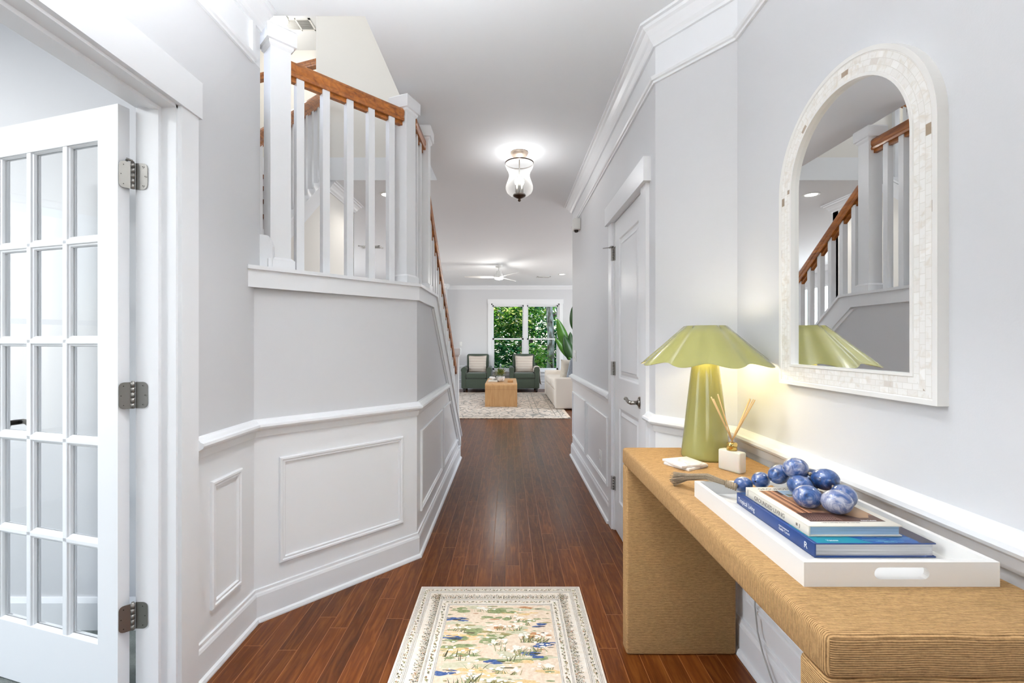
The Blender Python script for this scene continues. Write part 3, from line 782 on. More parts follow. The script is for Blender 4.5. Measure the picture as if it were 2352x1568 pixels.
a, b = onA(.164, .055, 2.507), onA(.79, .055, 2.507); rail(a, b)
rail((RX, 2.70, 2.507), (RX, 3.0, 2.507))
zc = lambda Y: 2.235 - .791 * (Y - 3.118)
rail((RX, 3.085, zc(3.085)), (RX, 4.80, zc(4.80)))
def baluster(x, y, rot, z0, z1, par, zs=0):
    m = MB(); T = TR(x, y) @ RZ(rot); h = .018
    v = [(-h, -h), (h, -h), (h, h), (-h, h)]
    vs = [T @ Vector((p[0], p[1], z0 - zs * p[1])) for p in v] + [T @ Vector((p[0], p[1], z1 - zs * p[1])) for p in v]
    m.add(vs, [(3, 2, 1, 0), (4, 5, 6, 7), (0, 1, 5, 4), (1, 2, 6, 5), (2, 3, 7, 6), (3, 0, 4, 7)])
    return m.build('baluster', M['white'], par)
for t in (.215, .342, .469, .592, .716):
    p = onA(t, .052); baluster(p.x, p.y, angA, 1.577, 2.507, bal)
for y in (2.785, 2.90): baluster(RX, y, 0, 1.577, 2.507, bal)
y = 3.17
while y < 4.78:
    baluster(RX, y, 0, 1.577 - .791 * (max(y, 3.235) - 3.235), zc(y), bal, zs=.791 if y > 3.25 else 0); y += .1175
# upper flight balustrade
ub = thing('upper_stair_railing', (-1.72, 3.4, 2.1), 'oak handrail and white balusters of the upper flight, seen behind the landing', 'railing')
sl = .8; zt = lambda Y: 2.10 + sl * (Y - 3.511)
m = MB(); m.extr((-1.72, 2.80, zt(2.80) + .80), (-1.72, 4.19, zt(4.19) + .80), RAILP); m.extr((-1.72, 2.8, zt(2.8) + .80), (-1.72, 4.19, zt(4.19) + .80), FIL)
m.build('handrail', M['rail_wood'], ub)
y = 2.9
while y < 4.2:
    baluster(-1.72, y, 0, zt(y) + .03, zt(y) + .80, ub, zs=-.8); y += .1175
m = MB(); m.box(-1.765, -1.675, 2.70, 2.79, 1.50, 2.45); m.box(-1.785, -1.655, 2.68, 2.81, 2.45, 2.50); m.build('newel_post', M['white'], ub)
m = MB(); m.extr((-3.36, 5.0, 3.95), (-1.80, 4.45, 3.95), RAILP); m.build('handrail', M['rail_wood'], ub)

# ---- console table wrapped in jute
TX0, TX1, TY0, TY1, TZ = .467, .905, .668, 1.872, .81
ct = thing('console_table', (.69, 1.27, 0), 'waterfall console table wrapped in natural jute rope against the right wall', 'table')
m = MB(); m.rbox(TX0, TX1, TY0, TY1, .742, TZ, .012, 3); tt = m.build('table_top', [M['jute_y'], M['jute_z']], ct)
for p_ in tt.data.polygons:
    if abs(p_.normal.y) > .72: p_.material_index = 1
m = MB(); m.rbox(TX0 + .001, TX1 - .001, TY1 - .068, TY1 - .001, 0, .745, .010, 3); m.build('leg', M['jute_z'], ct)
m = MB(); m.rbox(TX0 + .001, TX1 - .001, TY0 + .001, TY0 + .068, 0, .745, .010, 3); m.build('leg', M['jute_z'], ct)

# ---- table lamp
LX, LY = .740, 1.712
lamp = thing('table_lamp', (LX, LY, TZ), 'olive green glossy table lamp with scalloped metal shade on the jute console', 'lamp')
m = MB(); m.lathe([(.001, 0), (.083, 0), (.086, .004), (.086, .010), (.066, .19), (.0525, .31), (.046, .36), (.044, .375), (.001, .375)], 64, (LX, LY, TZ)); m.build('lamp_base', M['lamp_green'], lamp)
def shade_mesh(m, prof, n_=216):
    k = len(prof); vs = []
    for i in range(n_):
        a = 2 * pi * i / n_; b_ = cos(9 * (a + pi / 2) + .15)
        for r, z in prof:
            t = max(0, min(1, (.492 - z) / .14)); q = 1 + (.045 + .022 * t) * b_ - .012 * abs(b_)
            vs.append((LX + r * q * cos(a), LY + r * q * sin(a), TZ + z - .007 * t * b_))
    m.add(vs, [(i * k + j, ((i + 1) % n_) * k + j, ((i + 1) % n_) * k + j + 1, i * k + j + 1) for i in range(n_) for j in range(k - 1)], 0, True)
def rf(r, z, a): return r * (1 + .075 * abs(cos(4.5 * (a + .03 + pi / 2))) ** 1.4 - .03)
prof_o = [(.228, .352), (.19, .387), (.15, .422), (.11, .459), (.074, .492)]
prof = prof_o + [(r - .002, z - .0005) for r, z in prof_o[::-1]] + [prof_o[0]]
m = MB(); shade_mesh(m, prof); m.build('lamp_shade', M['lamp_green'], lamp)
m = MB(); shade_mesh(m, [(r - .0035, z - .001) for r, z in prof_o]); m.build('shade_reflector', mat('shade_reflector_pale_yellow', rgb(240, 232, 170), .4), lamp)  # pale inner skin added to reflect light onto the lamp base
m = MB(); m.cyl((LX, LY, TZ + .37), (LX, LY, TZ + .40), .016); 
for k in range(3):
    a = k * 2 * pi / 3; m.cyl((LX, LY, TZ + .455), (LX + .088 * cos(a), LY + .088 * sin(a), TZ + .470), .002, n=6)
m.cyl((LX, LY, TZ + .40), (LX, LY, TZ + .455), .003, n=8)
m.build('lamp_fitting', M['gold'], lamp)
m = MB(); m.ell((LX + .02, LY, TZ + .425), (.022, .022, .027)); m.build('bulb', M['bulb_warm'], lamp)
m = MB(); m.tube([(LX + .08, LY, TZ + .006), (.90, LY + .02, TZ + .006), (.918, LY + .02, TZ - .02), (.920, 1.72, .6), (.921, 1.70, .36), (.915, 1.69, .26), (.913, 1.668, .18), (.905, 1.62, .135), (.900, 1.56, .09), (.900, 1.48, .03), (.895, 1.40, .004)], .0028); m.build('power_cord', M['cord'], lamp)
for dx, dy, dz, e in ((.075, .0, .395, .27), (-.0375, .065, .395, .27), (-.0375, -.065, .395, .27), (0, 0, .46, .9)):  # three low points added to imitate bounce off the shade; upper one the bulb
    lo = light('bulb_and_bounce_light', 'POINT', (LX + dx, LY + dy, TZ + dz), e, (1, .93, .8) if dz > .4 else (1, .91, .7), radius=.02)
    lo.parent = lamp; lo.matrix_parent_inverse = wm(lamp).inverted()

# ---- reed diffuser
dv = Vector((.0386, -.074)).normalized(); ang = math.atan2(dv.y, dv.x)
Dc = Vector((.7485, 1.5245)); T = TR(Dc.x, Dc.y, TZ) @ RZ(ang)
df = thing('reed_diffuser', (Dc.x, Dc.y, TZ), 'frosted glass reed diffuser with gold collar beside the green lamp', 'diffuser')
m = MB(); m.rbox(-.041, .041, -.0175, .0175, .0, .069, .006, 3, mt=T); m.build('bottle', M['frost'], df)
m = MB(); m.lathe([(.001, .069), (.0165, .069), (.0165, .092), (.014, .095), (.007, .095), (.007, .08)], 32, mt=T); m.build('collar', M['gold'], df)
rg = random.Random(3)
tips = [(.668, 1.50, 1.060), (.672, 1.492, 1.054), (.690, 1.50, 1.069), (.693, 1.506, 1.066), (.797, 1.50, 1.052), (.801, 1.49, 1.054), (.806, 1.52, 1.052), (.809, 1.50, 1.044), (.815, 1.505, 1.050)]
for (x, y, z) in tips:
    r = MB(); bx = Dc.x - (x - Dc.x) * .10; r.cyl((Dc.x - (x - Dc.x) * .18, Dc.y - (y - Dc.y) * .18, TZ + .075), (x, y, z), .0019, n=8); r.build('reed', M['reed'], df)

# ---- marble coasters
def coaster(c, ang, z, label):
    T = TR(c[0], c[1], z) @ RZ(ang); m = MB(); m.rbox(-.052, .052, -.052, .052, 0, .0085, .0015, 2, mt=T)
    return tag(m.build('marble_coaster', M['marble'], origin=(c[0], c[1], z)), label, 'coaster', None)
coaster((.618, 1.588), math.radians(-58), TZ, 'lower white marble coaster of the pair, lying flat on the jute console')
coaster((.612, 1.585), math.radians(18), TZ + .0087, 'upper white marble coaster, turned askew on top of the other coaster')

# ---- tray
tx0, tx1, ty0, ty1, th = .520, .865, .801, 1.273, .0432
tr = thing('serving_tray', ((tx0 + tx1) / 2, (ty0 + ty1) / 2, TZ), 'white lacquered rectangular tray with slot handles on the jute console', 'tray')
w = .011
m = MB(); m.box(tx0 + w, tx1 - w, ty0 + w, ty1 - w, TZ, TZ + .010)
m.box(tx0, tx0 + w, ty0, ty1, TZ, TZ + th); m.box(tx1 - w, tx1, ty0, ty1, TZ, TZ + th)
def slot_wall(y0, y1):
    cx_ = (tx0 + tx1) / 2; hw, hh = .0485, .0105; zc_ = TZ + .0235
    pts = [(cx_ + sg * (hw - hh) + hh * cos(a0 + k * pi / 10), zc_ + hh * sin(a0 + k * pi / 10)) for sg, a0 in ((1, -pi/2), (-1, pi/2)) for k in range(11)]
    bm = bmesh.new(); vs = []
    outer = [(tx0 + w, TZ), (tx1 - w, TZ), (tx1 - w, TZ + th), (tx0 + w, TZ + th)]
    for yy in (y0, y1):
        o = [bm.verts.new((p[0], yy, p[1])) for p in outer]; i = [bm.verts.new((p[0], yy, p[1])) for p in pts]
        eo = [bm.edges.new((o[k], o[(k + 1) % 4])) for k in range(4)]; ei = [bm.edges.new((i[k], i[(k + 1) % 22])) for k in range(22)]
        bmesh.ops.triangle_fill(bm, use_beauty=True, edges=eo + ei); vs.append((o, i))
    for a_, b_ in ((vs[0][0], vs[1][0]), (vs[0][1], vs[1][1])):
        k = len(a_)
        for j in range(k): bm.faces.new((a_[j], a_[(j + 1) % k], b_[(j + 1) % k], b_[j]))
    m.addbm(bm)
slot_wall(ty0, ty0 + w); slot_wall(ty1 - w, ty1)
m.build('tray_body', M['tray'], tr)

# ---- books
def book(x0, x1, y0, y1, z0, z1, cover, pages, label, lab_group=None):
    o = thing('book', ((x0 + x1) / 2, (y0 + y1) / 2, z0), label, 'book')
    c = .0028
    m = MB(); m.rbox(x0, x1, y0, y1, z0, z0 + c, .0008, 1); m.rbox(x0, x1, y0, y1, z1 - c, z1, .0008, 1); m.rbox(x0, x0 + .004, y0, y1, z0 + .0005, z1 - .0005, .0012, 2)
    m.build('cover', cover, o)
    m = MB(); m.box(x0 + .003, x1 - .004, y0 + .004, y1 - .004, z0 + c, z1 - c); m.build('pages', pages, o)
    return o
def page_mat(name, c):
    m_, N, L, b = new_mat(name); tc = N.new('ShaderNodeTexCoord'); mp = N.new('ShaderNodeMapping'); mp.inputs['Scale'].default_value = (4, 4, 900)
    L.new(tc.outputs['Object'], mp.inputs[0]); no = N.new('ShaderNodeTexNoise'); no.inputs['Scale'].default_value = 1; no.inputs['Detail'].default_value = 3; L.new(mp.outputs[0], no.inputs[0])
    L.new(ramp(N, L, no.outputs['Fac'], [(.3, tuple(x * .62 for x in c[:3]) + (1,)), (.6, c)]), b.inputs['Base Color']); b.inputs['Roughness'].default_value = .8
    return m_
pg1 = page_mat('page_edges_white', rgb(222, 222, 224)); pg2 = page_mat('page_edges_pale_blue', rgb(170, 200, 226))
z1 = TZ + .0102
b1 = book(.596, .834, .887, 1.189, z1, z1 + .0285, M['navy'], pg1, 'navy blue book with white spine title Tropical Living, lying in the tray')
zb = z1 + .0285
b2 = book(.604, .793, .916, 1.160, zb + .0003, zb + .0225, M['cream'], pg2, 'cream book with spine title Grounded Living, on top of the navy book')
zc2 = zb + .0225
def flat(mb, pts, z, mi): mb.add([(p[0], p[1], z) for p in pts], [tuple(range(len(pts)))], mi)
C = lambda *c: mat('print_%d_%d_%d' % c, rgb(*c), .45)
# printed cover of the navy book
m = MB(); q = zb + .00005
flat(m, [(.602, .888), (.833, .888), (.833, 1.188), (.602, 1.188)], q, 0)
flat(m, [(.602, .888), (.712, .888), (.66, .94), (.602, .98)], q + .0001, 1)
flat(m, [(.712, .888), (.80, .888), (.833, .95), (.833, 1.0), (.66, .94)], q + .0001, 2)
rg = random.Random(5)
for k in range(16):
    x = .70 + rg.random() * .06; y_ = .889 + rg.random() * .03; l = .02 + rg.random() * .03
    flat(m, [(x, y_), (x + l, y_ - .0), (x + l, y_ + .0010), (x, y_ + .0014)], q + .00015, 3)
flat(m, [(.806, .888), (.833, .888), (.833, 1.188), (.79, 1.1), (.80, .95)], q + .00015, 4)
m.build('cover_print', [C(24, 60, 110), C(20, 128, 148), C(22, 76, 140), C(120, 170, 180), C(58, 52, 62)], b1, fix=False)
def spine_text(s, x, y, z, size, m_, par, name='spine_lettering', sx=1):   # reads from far to near on a spine that faces -X
    return text(s, size, m_, par, basis((x, y, z), (0, -1, 0), (0, 0, 1)), name, sx=sx)
spine_text('Tropical Living', .5956, 1.180, z1 + .0085, .0165, M['winknk'], b1, sx=.80)
spine_text('PHOTOGRAPHS BY', .5956, 1.003, z1 + .0165, .0042, M['winknk'], b1)
spine_text('Guido Taroni', .5956, 1.003, z1 + .0095, .0078, M['winknk'], b1, sx=.9)
spine_text('R', .5956, .918, z1 + .008, .018, M['winknk'], b1)
text('Vacoas', .0085, M['winknk'], b1, basis((.628, .8965, q + .0003), (1, 0, 0), (0, 1, 0)), 'cover_lettering', sx=.95)
spine_text('GROUNDED LIVING', .6036, 1.118, zb + .0055, .0140, M['ink'], b2, sx=.97)
text('YOKOTA', .0035, M['ink'], b2, basis((.6036, 1.1465, zb + .0045), (0, 0, 1), (0, 1, 0)), 'spine_lettering')
m = MB(); m.box(.6034, .604, .951, .956, zb + .008, zb + .0135); m.build('spine_mark', M['ink'], b2)
text('PRESS', .0035, M['ink'], b2, basis((.6036, .943, zb + .006), (0, 0, 1), (0, 1, 0)), 'spine_lettering')
# printed photograph on the cream cover
m = MB(); q = zc2 + .00005
x0, x1, y0_, y1_ = .622, .777, .937, 1.132
flat(m, [(x0, y0_), (x1, y0_), (x1, y1_), (x0, y1_)], q, 0)
cols = [1, 2, 1, 3, 1, 2, 3, 1]
for k, ci in enumerate(cols): flat(m, [(x0 + k * .0046, .985), (x0 + k * .0046 + .0034, .985), (x0 + k * .0046 + .0034, y1_), (x0 + k * .0046, y1_)], q + .0001, ci)
flat(m, [(x0 + .038, .99), (x1, .97), (x1, 1.10), (x0 + .038, 1.10)], q + .0001, 4)
flat(m, [(x0 + .045, 1.085), (x0 + .10, 1.085), (x0 + .10, y1_), (x0 + .045, y1_)], q + .0002, 5)
flat(m, [(x0 + .05, 1.09), (x0 + .095, 1.09), (x0 + .095, 1.105), (x0 + .07, 1.10), (x0 + .05, 1.108)], q + .0003, 6)
flat(m, [(x0 + .085, .985), (x0 + .115, .955), (x1 - .02, .957), (x1, .985), (x1, 1.03)], q + .0002, 7)
ccx, ccy = x0 + .030, .965
for k in range(14):   # slatted dark chair back
    a = -.05 + k * .0052
    m.add([(x0 + .001 + a + .05, .942 + .001 * (k % 3), q + .0003), (x0 + .0028 + a + .05, .942, q + .0003), (x0 + .0008 + a + .045, .984 - abs(k - 7) * .0012, q + .0003), (x0 - .0010 + a + .045 + .002, .984 - abs(k - 7) * .0012, q + .0003)], [(0, 1, 2, 3)], 8)
for k in range(5): flat(m, [(x0 + .002, .944 + k * .009), (x0 + .064, .943 + k * .009), (x0 + .064, .9450 + k * .009), (x0 + .002, .946 + k * .009)], q + .0004, 9)
m.build('cover_print', [C(84, 58, 46), C(176, 122, 84), C(120, 74, 48), C(214, 160, 120), C(150, 110, 82), C(150, 170, 186), C(100, 104, 84), C(168, 132, 98), C(214, 178, 160), C(58, 20, 24)], b2, fix=False)
text('Anita Yokota', .006, M['winknk'], b2, basis((.728, .9395, q + .0004), (1, 0, 0), (0, 1, 0)), 'cover_lettering')
text('A GUIDE TO GROUNDED INTERIORS AND A CALM HOME', .0030, M['ink'], b2, basis((.640, .9300, q + .0002), (1, 0, 0), (0, 1, 0)), 'cover_lettering')
text('GROUNDED LIVING', .0150, M['ink'], b2, basis((.626, 1.138, q + .0002), (1, 0, 0), (0, 1, 0)), 'cover_lettering')

# ---- bead garland
bd = [((.630, 1.222, .858), .025, 10, 0), ((.672, 1.212, .8735), .0255, 30, 0), ((.6985, 1.175, .8995), .0285, 15, -20), ((.7115, 1.128, .9285), .030, 0, 0), ((.748, 1.123, .903), .029, 30, 0),
      ((.7535, 1.083, .914), .030, -40, -12), ((.6985, 1.090, .8965), .029, -60, 0), ((.670, 1.020, .8945), .030, -25, 0), ((.709, .983, .8955), .0305, -30, -5), ((.7525, 1.022, .8950), .030, 75, 0)]
gl = thing('bead_garland', (.70, 1.09, .87), 'string of blue marbled beads with twine tassel coiled on the cream book', 'bead garland')
for i, (c, r, rz_, ry_) in enumerate(bd):
    o = bpy.data.objects.get('bead_proto_mesh')
    m = MB(); R = RZ(math.radians(rz_)) @ Matrix.Rotation(math.radians(ry_), 4, 'Y')
    m.lathe([(max(.0022, r * .84 * sqrt(max(0, 1 - (t) ** 2))), r * t * .98) for t in [-1 + k / 12 for k in range(25)]], 32, mt=TR(*c) @ R @ Matrix.Rotation(pi/2, 4, 'Y'))
    m.build('bead', M['bead'], gl, origin=c)
order = [0, 1, 2, 3, 5, 9, 8, 7, 6, 4]
for i in range(len(order)):
    a = Vector(bd[order[i]][0]); b = Vector(bd[order[(i + 1) % 10]][0]) if i < 9 else Vector(bd[2][0])
    m = MB(); m.tube([a, (a + b) / 2 + Vector((0, 0, .001)), b], .0022, n=6); mid = (a + b) / 2; m.ell(tuple(mid), (.0048, .0048, .0042), 10, 6); m.build('string', M['twine'], gl)
rg = random.Random(11); m = MB()
k0 = Vector((.606, 1.206, .856)); k1 = Vector((.583, 1.222, .862)); k2 = Vector((.5535, 1.268, .8665)); k3 = Vector((.523, 1.325, .848)); k4 = Vector((.498, 1.372, .830))
m.tube([k0, (k0 + k1) / 2, k1], [.007, .0095, .0085], n=12)
for k in range(5):
    t = k / 4; c = k0.lerp(k1, .1 + .8 * t); m.tube([c + Vector((0, 0, 0)), c + Vector((-.002, .0014, 0))], .0102, n=12)
for k in range(95):
    a = rg.random() * 2 * pi; r = sqrt(rg.random()); s1, s2, s3 = .007, .011, .017
    off = lambda s: Vector((rg.uniform(-1, 1) * .0008 + r * cos(a) * s * .8, r * cos(a) * s * .5, r * sin(a) * s * .75 + .0))
    e = k4 + Vector((r * cos(a) * .017, r * cos(a) * .012 + rg.uniform(-.012, .01), max(-.017, r * sin(a) * .018)))
    m.tube([k1 + off(s1), k2 + off(s2), k3 + off(.013), e], .0009, n=5)
m.build('tassel', M['twine'], gl)

# ---- arched mirror
MY0, MY1, MZ0, MR = .966, 1.532, 1.104, .283
myc = (MY0 + MY1) / 2; mzc = 2.005 - MR
def arch(o, N_=40):
    r = MR - o
    pts = [(myc + r, MZ0 + o), (myc + r, (MZ0 + mzc) / 2), (myc + r, mzc)]
    pts += [(myc + r * cos(pi * k / N_), mzc + r * sin(pi * k / N_)) for k in range(1, N_)]
    pts += [(myc - r, mzc), (myc - r, (MZ0 + mzc) / 2), (myc - r, MZ0 + o)]
    return pts
mir = thing('wall_mirror', (.935, myc, MZ0), 'arched wall mirror with mother of pearl inlay frame above the console', 'mirror')
def ring(prof, mats, name, uv=False):
    m = MB(); loops = [arch(o) for o, x in prof]; n_ = len(loops[0]); k = len(prof)
    for i in range(n_):
        for j, (o, x) in enumerate(prof): m.v.append((x, loops[j][i][0], loops[j][i][1]))
    for i in range(n_):
        for j in range(k - 1): m.f.append((i * k + j, ((i + 1) % n_) * k + j, ((i + 1) % n_) * k + j + 1, i * k + j + 1)); m.m.append(0); m.sm.append(False)
    ob = m.build(name, mats, mir)
    if uv:
        me = ob.data; ul = me.uv_layers.new(name='UVMap'); mid = arch(.035); L_ = [0]
        for i in range(n_): a_, b_ = mid[i], mid[(i + 1) % n_]; L_.append(L_[-1] + hypot(a_[0] - b_[0], a_[1] - b_[1]))
        for p in me.polygons:
            idx = [me.loops[l].vertex_index // k for l in p.loop_indices]; wrap = 0 in idx and n_ - 1 in idx
            for l in p.loop_indices:
                vi = me.loops[l].vertex_index; i, j = vi // k, vi % k
                co = me.vertices[vi].co
                if wrap: u = co.y
                elif p.center.z < mzc: u = co.z
                else: u = L_[i]
                ul.data[l].uv = (u, prof[j][0])
    return ob
XF = .910
ring([(0, .935), (0, XF), (.011, XF), (.013, XF + .0015)], M['tray'], 'outer_rim')
def inlay():
    m_, N, L, b = new_mat('mother_of_pearl_inlay')
    uvn = N.new('ShaderNodeUVMap'); uvn.uv_map = 'UVMap'
    bk = N.new('ShaderNodeTexBrick'); bk.inputs['Scale'].default_value = 1
    bk.inputs['Brick Width'].default_value = .026; bk.inputs['Row Height'].default_value = .0145; bk.inputs['Mortar Size'].default_value = .0006
    bk.inputs['Color1'].default_value = (0, 0, 0, 1); bk.inputs['Color2'].default_value = (1, 1, 1, 1); bk.inputs['Mortar'].default_value = (.5, .5, .5, 1)
    L.new(uvn.outputs[0], bk.inputs['Vector'])
    base = ramp(N, L, bk.outputs['Color'], [(0, rgb(150, 132, 112)), (.03, rgb(160, 140, 120)), (.045, rgb(240, 236, 230)), (.3, rgb(248, 246, 242)), (.6, rgb(242, 240, 235)), (1, rgb(252, 250, 246))])
    no = N.new('ShaderNodeTexNoise'); no.inputs['Scale'].default_value = 30; no.inputs['Detail'].default_value = 4; no.inputs['Distortion'].default_value = 1.5; tc = N.new('ShaderNodeTexCoord'); L.new(tc.outputs['Object'], no.inputs['Vector'])
    mx = N.new('ShaderNodeMix'); mx.data_type = 'RGBA'; mx.blend_type = 'MULTIPLY'; mx.inputs['Factor'].default_value = 1
    L.new(base, mx.inputs['A']); L.new(ramp(N, L, no.outputs['Fac'], [(.3, rgb(240, 235, 228)), (.5, (1, 1, 1, 1))]), mx.inputs['B'])
    m2 = N.new('ShaderNodeMix'); m2.data_type = 'RGBA'; m2.inputs['B'].default_value = rgb(226, 222, 214); L.new(bk.outputs['Fac'], m2.inputs['Factor']); L.new(mx.outputs['Result'], m2.inputs['A'])
    L.new(m2.outputs['Result'], b.inputs['Base Color']); b.inputs['Roughness'].default_value = .3; b.inputs['Coat Weight'].default_value = .3
    return m_
ring([(.013, XF + .0015), (.058, XF + .0015)], inlay(), 'inlay_band', uv=True)
ring([(.058, XF + .0015), (.059, XF - .001), (.066, XF - .001), (.067, .925)], M['tray'], 'inner_rim')
m = MB(); pts = arch(.064); m.add([(.922, p[0], p[1]) for p in pts], [tuple(range(len(pts)))]); m.add([(.926, p[0], p[1]) for p in pts], [tuple(range(len(pts)))])
m.build('mirror_glass', M['mirror'], mir, fix=False)
m = MB(); pts = arch(.004); m.prism([(p[0], p[1]) for p in pts], .927, .9345, 0, Tyz); m.build('back_board', M['white'], mir)

# ---- small wall fittings
def plate(name, X, y0, y1, z0, z1, sgn, label, cat, holes):
    o = thing(name, (X, (y0 + y1) / 2, (z0 + z1) / 2), label, cat)
    m = MB(); m.rbox(min(X, X + sgn * .006), max(X, X + sgn * .006), y0, y1, z0, z1, .002, 2); m.build('cover_plate', M['plastic'], o)
    for (a_, b_, c_, d_, mm) in holes:
        m = MB(); m.rbox(min(X + sgn * .004, X + sgn * .009), max(X + sgn * .004, X + sgn * .009), a_, b_, c_, d_, .001, 1); m.build('insert', M[mm], o)
    return o
plate('light_switch', .70, 4.70, 4.86, 1.04, 1.158, -1, 'white double light switch plate at the far end of the right hallway wall', 'light switch', [(4.735, 4.765, 1.07, 1.13, 'white'), (4.795, 4.825, 1.07, 1.13, 'white')])
plate('wall_outlet', .70, 3.412, 3.488, .305, .422, -1, 'white wall outlet inside the wainscot panel beside the closet door', 'outlet', [(3.433, 3.467, .322, .355, 'white'), (3.433, 3.467, .372, .405, 'white')])
plate('wall_outlet', .935, 1.66, 1.735, .30, .417, -1, 'white wall outlet low behind the jute console where the lamp cord is', 'outlet', [(1.68, 1.714, .372, .402, 'white'), (1.68, 1.714, .315, .348, 'white')])
o = thing('light_switch', (-1.27, FY, 1.2), 'small white light switch on the far living room wall left of the window', 'light switch')
m = MB(); m.rbox(-1.31, -1.235, FY - .006, FY, 1.14, 1.255, .002, 2); m.build('cover_plate', M['plastic'], o)
m = MB(); m.box(-1.283, -1.262, FY - .010, FY - .005, 1.175, 1.22); m.build('insert', M['white'], o)
ch = thing('wall_sensor', (.68, 4.46, 2.32), 'white alarm sensor box high on the right hallway wall below the crown', 'alarm sensor')
m = MB(); m.rbox(.632, .70, 4.41, 4.53, 2.338, 2.447, .008, 3); m.build('housing', M['plastic'], ch)
m = MB(); m.cyl((.664, 4.46, 2.342), (.664, 4.455, 2.322), .024, .018, n=20); m.build('sensor_eye', M['dark_metal'], ch)

# ---- entry rug
EX0, EX1, EY0, EY1 = -.440, .358, .95, 2.302
rug = thing('entry_rug', ((EX0 + EX1) / 2, (EY0 + EY1) / 2, 0), 'small flat-woven rug with painted pond flowers and cream border on the hallway floor', 'rug')
m = MB(); m.rbox(EX0, EX1, EY0, EY1, 0, .006, .0025, 2)
def weave(name, c, c2, sc=60):
    m_, N, L, b = new_mat(name); tc = N.new('ShaderNodeTexCoord'); no = N.new('ShaderNodeTexNoise'); no.inputs['Scale'].default_value = sc; no.inputs['Detail'].default_value = 5; L.new(tc.outputs['Object'], no.inputs['Vector'])
    L.new(ramp(N, L, no.outputs['Fac'], [(.35, c), (.65, c2)]), b.inputs['Base Color']); b.inputs['Roughness'].default_value = .95
    n2 = N.new('ShaderNodeTexNoise'); n2.inputs['Scale'].default_value = 700; L.new(tc.outputs['Object'], n2.inputs['Vector'])
    bp = N.new('ShaderNodeBump'); bp.inputs['Strength'].default_value = .3; bp.inputs['Distance'].default_value = .001; L.new(n2.outputs['Fac'], bp.inputs['Height']); L.new(bp.outputs[0], b.inputs['Normal'])
    return m_
m.build('rug_pile', weave('rug_cream_weave', rgb(246, 234, 218), rgb(252, 244, 232)), rug)
K = ['field', 'green', 'dkgreen', 'olive', 'white', 'blue', 'ochre', 'rust', 'dark', 'band', 'dot', 'sage']
KC = [((226, 202, 176), (240, 222, 200)), ((122, 134, 88), (158, 164, 120)), ((62, 62, 36), (88, 84, 50)), ((140, 130, 84), (172, 158, 108)), ((240, 234, 222), (246, 242, 234)), ((54, 78, 128), (84, 108, 158)), ((222, 186, 128), (236, 208, 160)), ((172, 118, 78), (200, 146, 104)), ((58, 48, 36), (84, 70, 50)), ((226, 214, 196), (236, 226, 212)), ((112, 110, 112), (150, 148, 146)), ((200, 194, 160), (214, 208, 182))]
RM = [weave('rug_' + k, rgb(*a_), rgb(*b_), 90) for k, (a_, b_) in zip(K, KC)]
KI = {k: i for i, k in enumerate(K)}
m = MB(); rg = random.Random(21); zl = [.0063]
def pf(pts, k): zl[0] += .0000004; m.add([(p[0], p[1], zl[0]) for p in pts], [tuple(range(len(pts)))], KI[k])
fx0, fx1, fy1, fy0 = EX0 + .165, EX1 - .165, EY1 - .168, EY0 + .168
def inb(x, y): return fx0 < x < fx1 and fy0 < y < fy1
cl = lambda v, a_, b_: max(a_, min(b_, v))
def blob(x, y, rx, ry, k, n_=12, j=.35):
    pf([(cl(x + rx * (1 + rg.uniform(-j, j)) * cos(2 * pi * i / n_), fx0, fx1), cl(y + ry * (1 + rg.uniform(-j, j)) * sin(2 * pi * i / n_), fy0, fy1)) for i in range(n_)], k)
pf([(fx0, fy0), (fx1, fy0), (fx1, fy1), (fx0, fy1)], 'field')
for _ in range(120):   # washes
    x, y = rg.uniform(fx0, fx1), rg.uniform(fy0, fy1); k = rg.choice(['ochre', 'sage', 'field', 'sage', 'olive', 'ochre', 'rust', 'green', 'sage', 'green', 'ochre', 'sage'])
    for _ in range(5): blob(x + rg.gauss(0, .03), y + rg.gauss(0, .008), rg.uniform(.01, .045), rg.uniform(.003, .011), k)
for (x, y, n_, s) in ((-.235, 2.035, 8, .03), (.345 - .20, 1.985, 3, .014), (-.21, 1.90, 10, .03), (.09, 1.80, 6, .02), (.16, 1.86, 6, .03), (-.24, 1.70, 9, .035), (-.05, 1.76, 5, .02), (-.26, 1.5, 9, .03), (.02, 1.45, 7, .03), (.1, 1.3, 8, .03), (-.2, 1.25, 8, .03)):
    for _ in range(n_): blob(x + rg.gauss(0, s), y + rg.gauss(0, .008), rg.uniform(.015, .035), rg.uniform(.003, .008), 'blue')
    for _ in range(2): blob(x + rg.gauss(0, s), y + rg.gauss(0, .014), rg.uniform(.01, .03), rg.uniform(.0015, .004), rg.choice(['dark', 'dkgreen']))
for _ in range(160):
    x, y = rg.uniform(fx0, fx1), rg.uniform(fy0, fy1); blob(x, y, rg.uniform(.006, .03), rg.uniform(.0012, .004), rg.choice(['green', 'olive', 'dkgreen', 'rust', 'green', 'ochre']), 8)
